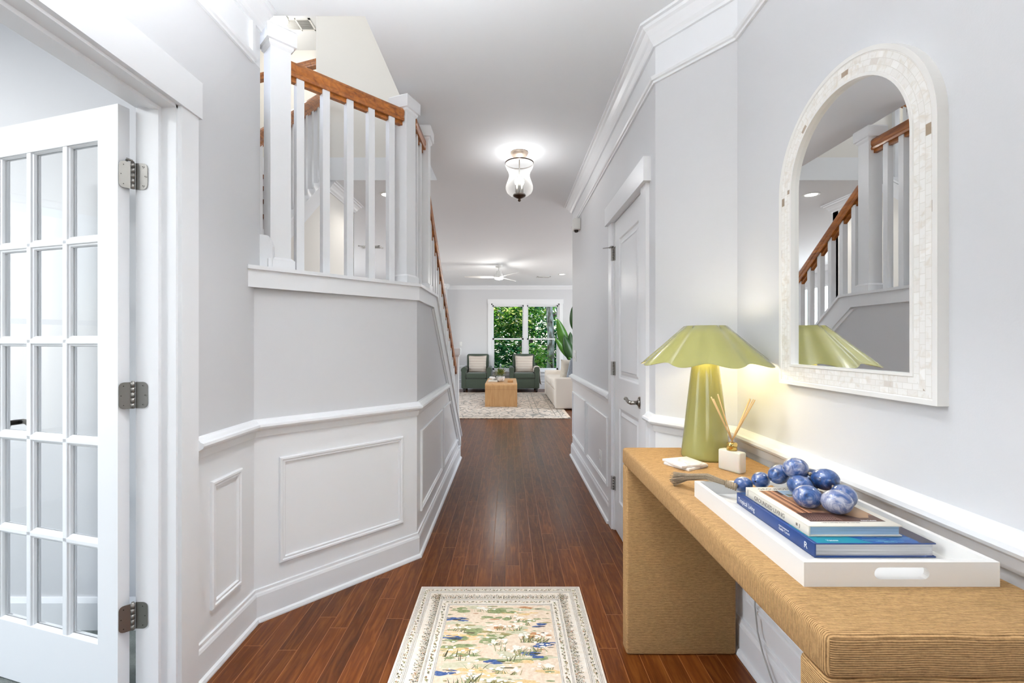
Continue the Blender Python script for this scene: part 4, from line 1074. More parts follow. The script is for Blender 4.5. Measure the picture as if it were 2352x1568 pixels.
def clump(x, y, s, n_):
    for _ in range(n_):
        a_ = rg.gauss(0, .55); l = s * rg.uniform(.5, 1.1); w_ = s * .035; bx = x + rg.gauss(0, s * .35)
        tx, ty = bx + l * sin(a_), y + l * cos(a_)
        if inb(bx, y) and inb(tx, ty): pf([(bx - w_, y), (bx + w_, y), (bx + w_ * .8 + (tx - bx) * .5, y + (ty - y) * .55), (tx, ty), (bx - w_ * .8 + (tx - bx) * .45, y + (ty - y) * .55)], rg.choice(['green', 'dkgreen', 'olive', 'green']))
    for _ in range(max(2, n_ // 2)):
        fx_, fy_ = x + rg.gauss(0, s * .5), y + s * rg.uniform(.5, 1.1)
        if inb(fx_ - .01, fy_ - .01) and inb(fx_ + .01, fy_ + .01): blob(fx_, fy_, rg.uniform(.005, .011), rg.uniform(.0035, .007), 'white', 9, .25)
for (x, y, s, n_) in ((-.13, 2.085, .03, 12), (-.09, 2.082, .035, 14), (.02, 2.03, .035, 7), (.05, 2.01, .035, 8), (.09, 1.985, .045, 7), (-.24, 1.945, .04, 9), (-.19, 1.94, .04, 9), (-.07, 1.925, .03, 6), (-.03, 1.95, .04, 12), (.03, 1.945, .045, 14), (.08, 1.87, .06, 20), (.13, 1.87, .06, 18), (-.02, 1.86, .03, 8)): clump(x, y, s, n_)
for _ in range(46): clump(rg.uniform(fx0 + .03, fx1 - .03), rg.uniform(fy0 + .02, 1.86), rg.uniform(.025, .06), rg.randint(6, 16))
for _ in range(90):
    x, y = rg.uniform(fx0 + .01, fx1 - .01), rg.uniform(fy0 + .01, fy1 - .01); blob(x, y, rg.uniform(.002, .008), rg.uniform(.0015, .005), 'white', 8, .3)
# border: four sides, in (s along, d inward from the outer edge)
def side(O, e, nn, L_):
    def bp(s, d): return (O[0] + e[0] * s + nn[0] * d, O[1] + e[1] * s + nn[1] * d)
    def q4(s0, s1, d0, d1, k): pf([bp(s0, d0), bp(s1, d0), bp(s1, d1), bp(s0, d1)], k)
    for d0, d1 in ((.010, .0112), (.022, .0232), (.046, .0472), (.058, .0592), (.118, .1192), (.162, .1634)): q4(d0, L_ - d0, d0, d1, 'dot')
    for dm in (.0165, .0525, .1235, .157):
        s = dm
        while s < L_ - dm: q4(s, s + .0028, dm - .0016, dm + .0016, 'dot'); s += .0068
    for dm, kk in ((.0345, 'olive'), (.1395, 'olive')):   # winding vine
        s = dm; i = 0
        while s < L_ - dm - .02:
            a_, b_ = (.005, -.005) if i % 2 == 0 else (-.005, .005)
            pf([bp(s, dm + a_), bp(s + .002, dm + a_ + .001), bp(s + .022, dm + b_ + .001), bp(s + .020, dm + b_)], kk)
            for _ in range(5):
                ss, d_ = s + rg.uniform(.004, .016), dm + rg.uniform(-.007, .007); r_ = rg.uniform(.0015, .0034)
                pf([bp(ss - r_, d_), bp(ss, d_ - r_), bp(ss + r_ * 1.3, d_), bp(ss, d_ + r_)], rg.choice(['dkgreen', 'olive', 'rust', 'green', 'dark']))
            s += .02; i += 1
    s = .07; i = 0      # dark sprigs standing on the inner band
    while s < L_ - .07:
        hgt = .036 * (.55 + .45 * abs(sin(i * .9)))
        pf([bp(s, .112), bp(s + .0016, .112), bp(s + .0012 + rg.uniform(-.003, .003), .112 - hgt)], 'dkgreen')
        for j in range(5):
            d_ = .110 - hgt * (j + .3) / 5; o_ = rg.uniform(-.005, .005); r_ = rg.uniform(.0012, .0028)
            pf([bp(s + o_ - r_, d_), bp(s + o_, d_ - r_ * 1.4), bp(s + o_ + r_, d_), bp(s + o_, d_ + r_ * 1.2)], rg.choice(['dkgreen', 'dkgreen', 'dark', 'olive', 'rust']))
        if i % 2 == 0: pf([bp(s + .001, .112 - hgt), bp(s + .002, .112 - hgt), bp(s + .0018, .066)], 'ochre')
        s += .0078; i += 1
W_, H_ = EX1 - EX0, EY1 - EY0
side((EX0, EY1), (1, 0), (0, -1), W_); side((EX0, EY0), (0, 1), (1, 0), H_); side((EX1, EY1), (0, -1), (-1, 0), H_); side((EX1, EY0), (-1, 0), (0, 1), W_)
m.build('woven_pattern', RM, rug, fix=False)

# ---- hall ceiling lantern
FX, FYY = .086, 3.6
M["pane_lantern"] = M["lantern_glass"]
hl = thing('ceiling_lantern', (FX, FYY, CZ), 'semi-flush glass bell lantern with bronze finial hanging from the hallway ceiling', 'ceiling light')
m = MB(); m.lathe([(.001, 0), (.068, 0), (.070, -.008), (.064, -.014), (.062, -.024), (.055, -.030), (.030, -.046), (.012, -.054), (.001, -.056)], 48, (FX, FYY, CZ)); m.build('canopy', M['canopy'], hl)
m = MB(); m.cyl((FX, FYY, CZ - .05), (FX, FYY, 2.44), .005); m.build('stem', M['nickel'], hl)
m = MB()
vs = [(.108, 2.652), (.112, 2.640), (.104, 2.615), (.088, 2.59), (.081, 2.565), (.084, 2.54), (.098, 2.505), (.108, 2.475), (.108, 2.45), (.098, 2.425), (.075, 2.405), (.048, 2.395)]
m.lathe(vs + [(r - .002, z) for r, z in vs[::-1]], 48, (FX, FYY, 0)); m.build('glass_bell', M['pane_lantern'] if 'pane_lantern' in M else M['pane'], hl)
m = MB()
for k in range(48): pass
m.lathe([(.1105, 2.650), (.1135, 2.653), (.1135, 2.658), (.109, 2.658), (.1105, 2.650)], 48, (FX, FYY, 0)); m.build('rim_ring', M['bronze'], hl)
m = MB(); m.lathe([(.001, 2.412), (.05, 2.408), (.052, 2.40), (.045, 2.392), (.022, 2.380), (.010, 2.376), (.009, 2.372), (.012, 2.366), (.011, 2.358), (.006, 2.353), (.001, 2.352)], 32, (FX, FYY, 0)); m.build('finial', M['bronze'], hl)
for k in range(3):
    a_ = k * 2 * pi / 3 + .5; x, y = FX + .026 * cos(a_), FYY + .026 * sin(a_)
    m = MB(); m.cyl((x, y, 2.41), (x, y, 2.49), .010); so = m.build('candle_sleeve', M['nickel'], hl)
    m = MB(); m.lathe([(.001, 0), (.008, 0), (.016, .022), (.014, .035), (.005, .056), (.001, .062)], 16, (x, y, 2.49)); m.build('bulb', M['bulb'], hl)
lo = light('lantern_light', 'POINT', (FX, FYY, 2.57), 2.4, (.95, .97, 1), radius=.03); lo.parent = hl; lo.matrix_parent_inverse = wm(hl).inverted()

# ---- ceiling fan
fx, fy = -.184, 8.76
fan = thing('ceiling_fan', (fx, fy, CZ), 'white three-blade ceiling fan with lit lens in the living room', 'ceiling fan')
m = MB(); m.lathe([(.001, CZ), (.065, CZ), (.065, CZ - .055), (.001, CZ - .06)], 32, (fx, fy, 0)); m.build('canopy', M['plastic'], fan)
m = MB(); m.cyl((fx, fy, CZ - .05), (fx, fy, 2.60), .012); m.build('downrod', M['plastic'], fan)
m = MB(); m.lathe([(.001, 2.61), (.05, 2.61), (.05, 2.565), (.066, 2.56), (.068, 2.51), (.09, 2.50), (.09, 2.478), (.001, 2.478)], 32, (fx, fy, 0)); m.build('motor_housing', M['plastic'], fan)
m = MB(); m.lathe([(.085, 2.478), (.08, 2.458), (.05, 2.448), (.001, 2.445)], 32, (fx, fy, 0)); m.build('light_lens', M['lens'], fan)
for a_ in (182, 62, -58):
    T = TR(fx, fy, 2.497) @ RZ(math.radians(a_)) @ Matrix.Rotation(math.radians(11), 4, 'X')
    m = MB(); pts = []
    for k in range(11): t = k / 10; pts.append((.06 + .60 * t, -.03 - .035 * sin(pi * min(1, t * 1.15)) * 1.0))
    for k in range(11): t = 1 - k / 10; pts.append((.06 + .60 * t, .03 + .03 * sin(pi * min(1, t * .9)) - .01 * t))
    m.prism(pts, -.004, .004, 0, T); m.build('blade', M['plastic'], fan)
lo = light('fan_light', 'POINT', (fx, fy, 2.40), 14, (1, .97, .93), radius=.08); lo.parent = fan; lo.matrix_parent_inverse = wm(fan).inverted()

# ---- recessed lights and vents
def downlight(x, y, label, e=9, z=CZ):
    o = thing('recessed_light', (x, y, z), label, 'ceiling light')
    m = MB(); m.lathe([(.058, z + .001), (.080, z - .001), (.080, z - .004), (.058, z - .005), (.056, z + .001)], 32, (x, y, 0)); m.build('trim_ring', M['plastic'], o)
    m = MB(); m.lathe([(.001, z - .003), (.058, z - .003), (.058, z - .0005)], 32, (x, y, 0)); m.build('lens', M['lens'], o)
    lo = light('downlight', 'SPOT', (x, y, z - .02), e, (1, .96, .9), radius=.05, spot=150); lo.parent = o; lo.matrix_parent_inverse = wm(o).inverted()
downlight(1.178, 10.03, 'round recessed light in the far living room ceiling right of the fan', 22)
downlight(-1.23, 4.62, 'round recessed light in the ceiling seen between the landing balusters', 10)
o = thing('flush_light', (-2.84, 5.50, 5.18), 'glowing round ceiling light upstairs beside the air vent', 'ceiling light')
m = MB(); m.lathe([(.16, 5.18), (.165, 5.165), (.16, 5.16)], 32, (-2.84, 5.50, 0)); m.build('base_ring', M['plastic'], o)
m = MB(); m.lathe([(.155, 5.165), (.14, 5.12), (.09, 5.09), (.001, 5.08)], 32, (-2.84, 5.50, 0)); m.build('diffuser_dome', M['lens'], o)
lo = light('upstairs_light', 'POINT', (-2.84, 5.50, 4.9), 5, (1, .96, .9), radius=.12); lo.parent = o; lo.matrix_parent_inverse = wm(o).inverted()
def vent(x0, x1, y0, y1, z, label, nsl, split=True):
    o = thing('air_vent', ((x0 + x1) / 2, (y0 + y1) / 2, z), label, 'air vent')
    m = MB(); t = .022
    m.box(x0, x1, y0, y0 + t, z - .008, z); m.box(x0, x1, y1 - t, y1, z - .008, z); m.box(x0, x0 + t, y0, y1, z - .008, z); m.box(x1 - t, x1, y0, y1, z - .008, z)
    if split: m.box((x0 + x1) / 2 - .006, (x0 + x1) / 2 + .006, y0, y1, z - .008, z)
    m.build('vent_frame', M['plastic'], o)
    m = MB(); m.box(x0 + t, x1 - t, y0 + t, y1 - t, z - .0005, z + .0005); m.build('duct_shade', M['black'], o)  # flat black sheet stands in for the shade inside the opening
    m = MB(); 
    for k in range(nsl):
        xx = x0 + t + (x1 - x0 - 2 * t) * (k + .5) / nsl; s_ = -1 if xx < (x0 + x1) / 2 else 1
        m.add([(xx - .001 , y0 + t, z - .001), (xx + .001, y0 + t, z - .001), (xx + .001 + s_ * .006, y0 + t, z - .008), (xx - .001 + s_ * .006, y0 + t, z - .008), (xx - .001, y1 - t, z - .001), (xx + .001, y1 - t, z - .001), (xx + .001 + s_ * .006, y1 - t, z - .008), (xx - .001 + s_ * .006, y1 - t, z - .008)], [(0, 1, 2, 3), (4, 5, 6, 7), (0, 1, 5, 4), (1, 2, 6, 5), (2, 3, 7, 6), (3, 0, 4, 7)])
    for k in range(6):
        yy = y0 + t + (y1 - y0 - 2 * t) * (k + .5) / 6; m.box(x0 + t, x1 - t, yy - .001, yy + .001, z - .006, z - .003)
    m.build('louvers', M['plastic'], o)
vent(-2.78, -2.42, 5.53, 5.75, 5.18, 'white air vent with dark louvers in the upstairs ceiling above the landing', 24)
vent(-2.33, -2.0, 7.05, 7.25, CZ, 'small ceiling vent seen between the landing balusters', 10)
vent(.66, .96, 10.35, 10.55, CZ, 'ceiling vent in the living room right of the fan', 10)

# ================================================================== LIVING ROOM
def cushion(w_, h_, t_, nx=14, mi=0):
    """soft pillow in local x (width), z (height), y (thickness) with pinched corners"""
    vs = []; 
    for sgn in (-1, 1):
        for j in range(nx + 1):
            for i in range(nx + 1):
                u, v = -1 + 2 * i / nx, -1 + 2 * j / nx
                d = (1 - u ** 4) * (1 - v ** 4); pin = 1 - .07 * (1 - abs(u * v)) * max(abs(u), abs(v)) ** 2
                vs.append((u * w_ / 2 * (1 - .06 * (1 - v * v)) if abs(u) == 1 else u * w_ / 2 * (1 - .06 * (1 - v * v) * abs(u)), sgn * t_ / 2 * (max(d, 0)) ** .5, v * h_ / 2 * (1 - .06 * (1 - u * u) * abs(v))))
    n1 = (nx + 1) ** 2; fs = []
    for k in (0, 1):
        for j in range(nx):
            for i in range(nx):
                a_ = k * n1 + j * (nx + 1) + i; fs.append((a_, a_ + 1, a_ + nx + 2, a_ + nx + 1))
    return vs, fs
def stripe_mat(name, axis, pitch, c1, c2, duty=.5):
    m_, N, L, b = new_mat(name); tc = N.new('ShaderNodeTexCoord'); sp = N.new('ShaderNodeSeparateXYZ'); L.new(tc.outputs['Object'], sp.inputs[0])
    f_ = mathn(N, L, 'FRACT', mathn(N, L, 'DIVIDE', sp.outputs[axis], pitch)); g_ = mathn(N, L, 'GREATER_THAN', f_, duty)
    mx = N.new('ShaderNodeMix'); mx.data_type = 'RGBA'; mx.inputs['A'].default_value = c1; mx.inputs['B'].default_value = c2
    L.new(g_, mx.inputs['Factor']); L.new(mx.outputs['Result'], b.inputs['Base Color']); b.inputs['Roughness'].default_value = .9
    return m_
M['stripe'] = stripe_mat('striped_pillow_fabric', 2, .040, rgb(228, 216, 202), rgb(140, 122, 116), .70)
M['pillow_blue'] = mat('grey_blue_pillow', rgb(150, 158, 168), .9, bump=.5, bscale=120, var=.3, vscale=40)
M['pillow_white'] = mat('textured_white_pillow', rgb(222, 214, 200), .9, bump=1, bscale=40, var=.12, vscale=30)
M['throw'] = mat('cream_throw', rgb(224, 212, 200), .95, bump=.4, bscale=200)
def armchair(cx_, fyy, label):
    w_, d_ = .74, .85; x0, x1, y0, y1 = cx_ - w_ / 2, cx_ + w_ / 2, fyy, fyy + d_
    o = thing('armchair', (cx_, fyy + d_ / 2, 0), label, 'armchair', None)
    m = MB(); m.rbox(x0 + .1, x1 - .1, y0 + .015, y1 - .1, .10, .34, .02); m.build('seat_base', M['armgreen'], o)
    for s_ in (-1, 1):
        xa = x0 if s_ < 0 else x1 - .115
        m = MB(); m.rbox(xa, xa + .115, y0, y1 - .06, .10, .56, .03, 3); m.cyl((xa + .0575, y0 - .002, .555), (xa + .0575, y1 - .12, .565), .066, n=24); m.build('arm', M['armgreen'], o)
    m = MB(); m.rbox(x0 + .115, x1 - .115, y0 - .01, y1 - .25, .34, .485, .045, 4); m.build('seat_cushion', M['armgreen'], o)
    m = MB(); T = TR(cx_, y1 - .18, .34) @ Matrix.Rotation(math.radians(-7), 4, 'X'); m.rbox(-w_ / 2 + .085, w_ / 2 - .085, -.09, .09, -.24, .60, .05, 4, mt=T); m.build('backrest', M['armgreen'], o)
    for (x, y) in ((x0 + .07, y0 + .06), (x1 - .07, y0 + .06), (x0 + .07, y1 - .12), (x1 - .07, y1 - .12)):
        m = MB(); m.lathe([(.001, 0), (.024, 0), (.034, .10), (.001, .10)], 12, (x, y, 0)); m.build('leg', M['footwood'], o)
    return o
armchair(-.795, 11.19, 'dark green armchair with rolled arms left of the window')
armchair(.392, 11.19, 'dark green armchair with a cream throw over its arm, in front of the window')
def pillow(c, w_, t_, tilt, rz_, mt_, label, cat='pillow', group=None, name='throw_pillow', s=1):
    vs, fs = cushion(w_, w_, t_); m = MB(); T = TR(*c) @ RZ(math.radians(rz_)) @ Matrix.Rotation(math.radians(tilt), 4, 'X')
    m.add([T @ Vector(v) for v in vs], fs, 0, True); return tag(m.build(name, mt_, origin=c), label, cat, group)
pillow((-.79, 11.60, .675), .46, .15, -10, 0, M['stripe'], 'striped cream pillow on the left dark green armchair')
pillow((.395, 11.60, .675), .46, .15, -10, 0, M['stripe'], 'striped cream pillow on the right armchair with the throw')
# throw over the right arm
m = MB(); vs = []; xa = .392 + .37 - .0575
prof = [(-.085, .50), (-.082, .56), (-.06, .625), (0, .645), (.06, .63), (.082, .57), (.085, .45), (.09, .32), (.10, .26)]
for j in range(9):
    yy = 11.33 + .045 * j
    for i, (px, pz) in enumerate(prof): vs.append((xa + px * (1 + .05 * sin(j * 2.1)) + .004 * sin(i * 2 + j), yy + .004 * sin(i), pz + .004 * sin(j * 1.7) - (.03 * (j % 3) if i == 8 else 0)))
fs = [(j * 9 + i, j * 9 + i + 1, (j + 1) * 9 + i + 1, (j + 1) * 9 + i) for j in range(8) for i in range(8)]
m.add(vs, fs, 0, True); o = m.build('throw_blanket', M['throw']); md = o.modifiers.new('thickness', 'SOLIDIFY'); md.thickness = .012; md.offset = 1
tag(o, 'cream fringed throw draped over the arm of the right armchair', 'blanket')
m = MB()
for k in range(24): x_ = xa + .10; yy = 11.34 + k * .0145; m.cyl((x_, yy, .27), (x_ + .012, yy + .004, .18), .003, n=5)
fr = m.build('fringe', M['throw']); fr.parent = o; fr.matrix_parent_inverse = wm(o).inverted()
# coffee table (waterfall)
CX0, CX1, CY0, CY1, CH = -.448, .166, 8.67, 10.07, .45
cof = thing('coffee_table', (-.14, 9.37, 0), 'light maple waterfall coffee table in front of the green armchairs', 'table')
m = MB(); R_ = .05; tk = .04
pro = [(CY0, .013), (CY0, CH - R_)] + [(CY0 + R_ - R_ * cos(a_), CH - R_ + R_ * sin(a_)) for a_ in (pi/8, pi/4, 3*pi/8, pi/2)] + [(CY1 - R_ + R_ * sin(a_), CH - R_ + R_ * cos(a_)) for a_ in (0, pi/8, pi/4, 3*pi/8, pi/2)] + [(CY1, .013), (CY1 - tk, .013), (CY1 - tk, CH - R_), (CY1 - R_ - .01, CH - tk), (CY0 + R_ + .01, CH - tk), (CY0 + tk, CH - R_), (CY0 + tk, .013)]
m.prism(pro, CX0, CX1, 0, Tyz); m.build('table_body', M['table_wood'], cof)
m = MB(); m.box(CX0 + .001, CX1 - .001, CY0 - .0006, CY0 + .004, .342, .345); m.build('panel_seam', M['rail_wood'], cof)
# bowl with plant
pl = thing('potted_succulent', (-.16, 9.15, CH), 'leafy green plant in a pale bowl on the coffee table', 'potted plant')
m = MB(); m.lathe([(.001, 0), (.05, 0), (.075, .03), (.085, .08), (.08, .11), (.072, .11), (.07, .09), (.001, .09)], 24, (-.16, 9.15, CH)); m.build('bowl', M['marble'], pl)
M['leaf1'] = mat('plant_leaf_green', rgb(84, 108, 52), .5, var=.4, vscale=9)
M['leaf2'] = mat('plant_leaf_olive', rgb(128, 130, 72), .5, var=.4, vscale=9)
def leaf_card(m, c, d, up, l, w_, mi):
    d = d.normalized(); s_ = d.cross(up)
    s_ = s_.normalized() if s_.length > 1e-4 else d.orthogonal().normalized(); n_ = s_.cross(d)
    b = c + d * l * .5 + n_ * l * .06
    m.add([c, b + s_ * w_ / 2, c + d * l, b - s_ * w_ / 2], [(0, 1, 2), (0, 2, 3)], mi)
rg = random.Random(8); m = MB()
for _ in range(170):
    a_ = rg.uniform(0, 2 * pi); el = rg.uniform(-.3, 1.3); d = Vector((cos(a_) * cos(el), sin(a_) * cos(el), sin(el))); r = rg.uniform(.02, .13)
    leaf_card(m, Vector((-.16, 9.15, CH + .11)) + d * r, (d + Vector((0, 0, .2))), Vector((0, 0, 1)), rg.uniform(.04, .08), rg.uniform(.02, .035), rg.choice((0, 1)))
m.build('foliage', [M['leaf1'], M['leaf2']], pl)
m = MB(); m.rbox(-.40, -.22, 9.0, 9.25, CH, CH + .035, .004, 1); tag(m.build('book', M['cream']), 'pale book lying on the coffee table left of the plant bowl', 'book')
m = MB(); m.rbox(-.02, .09, 8.98, 9.12, CH, CH + .05, .006, 1); tag(m.build('wooden_box', M['table_wood']), 'small wooden box on the coffee table right of the plant bowl', 'box')
m = MB(); rg = random.Random(2)
for k in range(5): m.ell((-.31 + rg.uniform(-.05, .05), 9.10 + rg.uniform(-.05, .05), CH + .062 + rg.uniform(0, .03)), (.035, .03, .024), 12, 8)
tag(m.build('coral_ornament', M['marble']), 'white lumpy ornament on the pale book on the coffee table', 'ornament')
# sofa
so = thing('sofa', (1.32, 9.55, 0), 'cream slipcovered sofa along the right side of the living room', 'sofa')
sx0, sx1, sy0, sy1 = .86, 1.78, 8.33, 10.8
m = MB(); m.rbox(sx0 + .01, sx1 - .05, sy0 + .02, sy1 - .02, .02, .34, .02, 2)
m.build('skirt', M['sofa'], so)
for (a_, b_) in ((sy0, sy0 + .17), (sy1 - .17, sy1)):
    m = MB(); m.rbox(sx0 - .005, sx1, a_, b_, .02, .59, .03, 3); m.build('arm', M['sofa'], so)
m = MB(); m.rbox(sx1 - .2, sx1, sy0, sy1, .02, .80, .05, 3); m.build('backrest', M['sofa'], so)
for k in range(2):
    y_ = sy0 + .17 + k * (sy1 - sy0 - .34) / 2; m = MB(); m.rbox(sx0, sx1 - .18, y_ + .005, y_ + (sy1 - sy0 - .34) / 2 - .005, .34, .50, .04, 3); m.build('seat_cushion', M['sofa'], so)
pillow((1.20, 8.66, .70), .46, .16, 18, 10, M['pillow_white'], 'cream textured pillow leaning behind the near sofa arm')
pillow((1.30, 8.60, .72), .48, .16, 16, 38, M['pillow_blue'], 'grey blue pillow at the near end of the cream sofa')
# bird of paradise plant
def big_leaf(m, p0, p1, w_, bend, mi, n_=12, side=Vector((1, 0, 0))):
    p0, p1 = Vector(p0), Vector(p1); d = p1 - p0; sd = side - d * side.dot(d) / d.length_squared; sd.normalize(); nn = d.cross(sd).normalized(); vs = []
    for i in range(n_ + 1):
        t = i / n_; c = p0 + d * t + nn * bend * sin(pi * t) * d.length; ww = w_ * (sin(pi * min(1, t ** .8)) ** .75 if 0 < t < 1 else 0) / 2
        vs += [c - sd * ww + nn * ww * .25, c, c + sd * ww + nn * ww * .25]
    fs = []
    for i in range(n_):
        a_ = i * 3; fs += [(a_, a_ + 1, a_ + 4, a_ + 3), (a_ + 1, a_ + 2, a_ + 5, a_ + 4)]
    m.add(vs, fs, mi, True)
M['bleaf'] = mat('broad_leaf_green', rgb(70, 120, 40), .35, var=.35, vscale=5, coat=.2)
M['bleaf2'] = mat('broad_leaf_dark', rgb(40, 72, 34), .35, var=.3, vscale=5)
bp_ = thing('bird_of_paradise_plant', (1.62, 11.35, 0), 'tall broad-leaved plant standing behind the sofa right of the window', 'potted plant')
m = MB(); m.lathe([(.001, 0), (.15, 0), (.19, .36), (.175, .36), (.16, .3), (.001, .3)], 28, (1.62, 11.35, 0)); m.build('plant_pot', M['marble'], bp_)
lv = [((1.50, 11.30, 1.00), (1.20, 11.2, 1.83), .26, .10, 0, (1, 0, .3)), ((1.55, 11.25, .80), (1.13, 11.1, 1.36), .15, .08, 0, (1, 0, .6)), ((1.60, 11.3, .72), (1.36, 11.2, 1.42), .26, -.05, 1, (1, .2, .2)), ((1.62, 11.3, .85), (1.52, 11.2, 1.50), .24, .05, 1, (1, .4, .1)),
      ((1.66, 11.3, 1.5), (1.57, 11.2, 2.12), .22, -.05, 1, (1, 0, .1)), ((1.7, 11.35, .8), (1.85, 11.3, 1.6), .26, .05, 1, (1, 0, 0)), ((1.66, 11.4, 1.0), (1.9, 11.6, 1.9), .26, .05, 0, (1, 0, 0))]
for (a_, b_, w_, be, mi, sd) in lv:
    m = MB(); big_leaf(m, a_, b_, w_, be, 0, side=Vector(sd)); o = m.build('leaf', M['bleaf'] if mi == 0 else M['bleaf2'], bp_)
    md = o.modifiers.new('thickness', 'SOLIDIFY'); md.thickness = .003
    m = MB(); m.tube([(1.62 + rg.uniform(-.04, .04), 11.35, .30), tuple((Vector((1.62, 11.35, .3)) * .4 + Vector(a_) * .6)), a_], .010, n=8); m.build('stalk', M['bleaf2'], bp_)
# living room rug
RGX0, RGX1, RGY0, RGY1 = -2.1, 1.018, 7.385, 11.18
def rug2():
    m_, N, L, b = new_mat('faded_persian_rug'); tc = N.new('ShaderNodeTexCoord'); mp = N.new('ShaderNodeMapping'); mp.inputs['Scale'].default_value = (1, .75, 1); L.new(tc.outputs['Object'], mp.inputs[0])
    vo = N.new('ShaderNodeTexVoronoi'); vo.inputs['Scale'].default_value = 7; vo.feature = 'DISTANCE_TO_EDGE'; L.new(mp.outputs[0], vo.inputs['Vector'])
    no = N.new('ShaderNodeTexNoise'); no.inputs['Scale'].default_value = 9; no.inputs['Detail'].default_value = 6; no.inputs['Distortion'].default_value = 1; L.new(tc.outputs['Object'], no.inputs['Vector'])
    c1 = ramp(N, L, no.outputs['Fac'], [(.38, rgb(190, 176, 160)), (.45, rgb(222, 208, 194)), (.6, rgb(232, 220, 206)), (.72, rgb(206, 180, 160))])
    mx = N.new('ShaderNodeMix'); mx.data_type = 'RGBA'; mx.inputs['A'].default_value = rgb(150, 146, 138)
    L.new(ramp(N, L, vo.outputs['Distance'], [(.02, (0, 0, 0, 1)), (.06, (1, 1, 1, 1))]), mx.inputs['Factor']); L.new(c1, mx.inputs['B'])
    L.new(mx.outputs['Result'], b.inputs['Base Color']); b.inputs['Roughness'].default_value = .95
    return m_
lr = thing('living_room_rug', ((RGX0 + RGX1) / 2, (RGY0 + RGY1) / 2, 0), 'large faded cream patterned rug under the coffee table', 'rug')
m = MB(); m.rbox(RGX0, RGX1, RGY0, RGY1, 0, .012, .004, 1); m.build('rug_pile', rug2(), lr)
m = MB()
def band(ins, w_, mi):
    x0, x1, y0, y1 = RGX0 + ins, RGX1 - ins, RGY0 + ins, RGY1 - ins; z = .0124 + mi * .0002
    for (a_, b_, c_, d_) in ((x0, x1, y0, y0 + w_), (x0, x1, y1 - w_, y1), (x0, x0 + w_, y0, y1), (x1 - w_, x1, y0, y1)): m.add([(a_, c_, z), (b_, c_, z), (b_, d_, z), (a_, d_, z)], [(0, 1, 2, 3)], mi)
band(.0, .05, 0); band(.13, .012, 1); band(.22, .012, 1); band(.48, .012, 1); band(.58, .012, 1)
rg = random.Random(4)
for _ in range(420):
    x, y = rg.uniform(RGX0 + .1, RGX1 - .1), rg.uniform(RGY0 + .1, RGY1 - .1); a_, b_ = rg.uniform(.02, .10), rg.uniform(.006, .03)
    m.add([(x, y, .013), (x + a_, y + b_ * .3, .013), (x + a_ * .8, y + b_, .013), (x + a_ * .1, y + b_, .013)], [(0, 1, 2, 3)], rg.choice((1, 2, 2, 3)))
m.build('woven_border', [weave('rug2_edge', rgb(220, 200, 178), rgb(230, 212, 192)), weave('rug2_line', rgb(140, 136, 124), rgb(170, 164, 150)), weave('rug2_beige', rgb(190, 172, 154), rgb(206, 190, 172)), weave('rug2_pink', rgb(206, 170, 146), rgb(216, 186, 164))], lr, fix=False)
# little disc on the window glass
m = MB(); m.cyl((.60, FY + .005, 1.27), (.60, FY + .025, 1.27), .045, n=24); tag(m.build('window_disc', M['black']), 'small black round disc on the lower right window pane', 'window ornament')

# ================================================================== OUTSIDE
M['lawn'] = mat('garden_ground', rgb(60, 84, 40), .95, var=.5, vscale=3)
m = MB(); m.box(-14, 14, FY + .16, 34, -.4, -.25); struct(m.build('ground', M['lawn']))
def leafm(name, c, tr=.5):
    m_, N, L, b = new_mat(name); N.remove(b); out = [n_ for n_ in N if n_.type == 'OUTPUT_MATERIAL'][0]
    d = N.new('ShaderNodeBsdfDiffuse'); d.inputs[0].default_value = c; t = N.new('ShaderNodeBsdfTranslucent'); t.inputs[0].default_value = tuple(min(1, x * 1.5) for x in c[:3]) + (1,)
    g = N.new('ShaderNodeBsdfGlossy'); g.inputs['Roughness'].default_value = .35; g.inputs[0].default_value = (.6, .6, .6, 1)
    mx = N.new('ShaderNodeMixShader'); mx.inputs[0].default_value = tr; m3 = N.new('ShaderNodeMixShader'); m3.inputs[0].default_value = .06
    L.new(d.outputs[0], mx.inputs[1]); L.new(t.outputs[0], mx.inputs[2]); L.new(mx.outputs[0], m3.inputs[1]); L.new(g.outputs[0], m3.inputs[2]); L.new(m3.outputs[0], out.inputs[0]); return m_
GL = [leafm('foliage_bright', rgb(150, 196, 78)), leafm('foliage_mid', rgb(78, 130, 44)), leafm('foliage_deep', rgb(30, 78, 34)), leafm('foliage_yellow', rgb(214, 218, 140)), leafm('foliage_blue_green', rgb(42, 98, 66))]
def foliage(m, rg, c, rad, n_, size, mats_, flat_=.6):
    for _ in range(n_):
        while True:
            p = Vector((rg.uniform(-1, 1), rg.uniform(-1, 1), rg.uniform(-1, 1)))
            if p.length < 1: break
        q = Vector((c[0] + p.x * rad[0], c[1] + p.y * rad[1], c[2] + p.z * rad[2]))
        a_ = rg.uniform(0, 2 * pi); el = rg.uniform(-.7, .6)
        leaf_card(m, q, Vector((cos(a_) * cos(el), sin(a_) * cos(el), sin(el))), Vector((rg.uniform(-.6, .6), -flat_ * rg.random(), 1)), size * rg.uniform(.6, 1.3), size * rg.uniform(.22, .42), rg.choice(mats_))
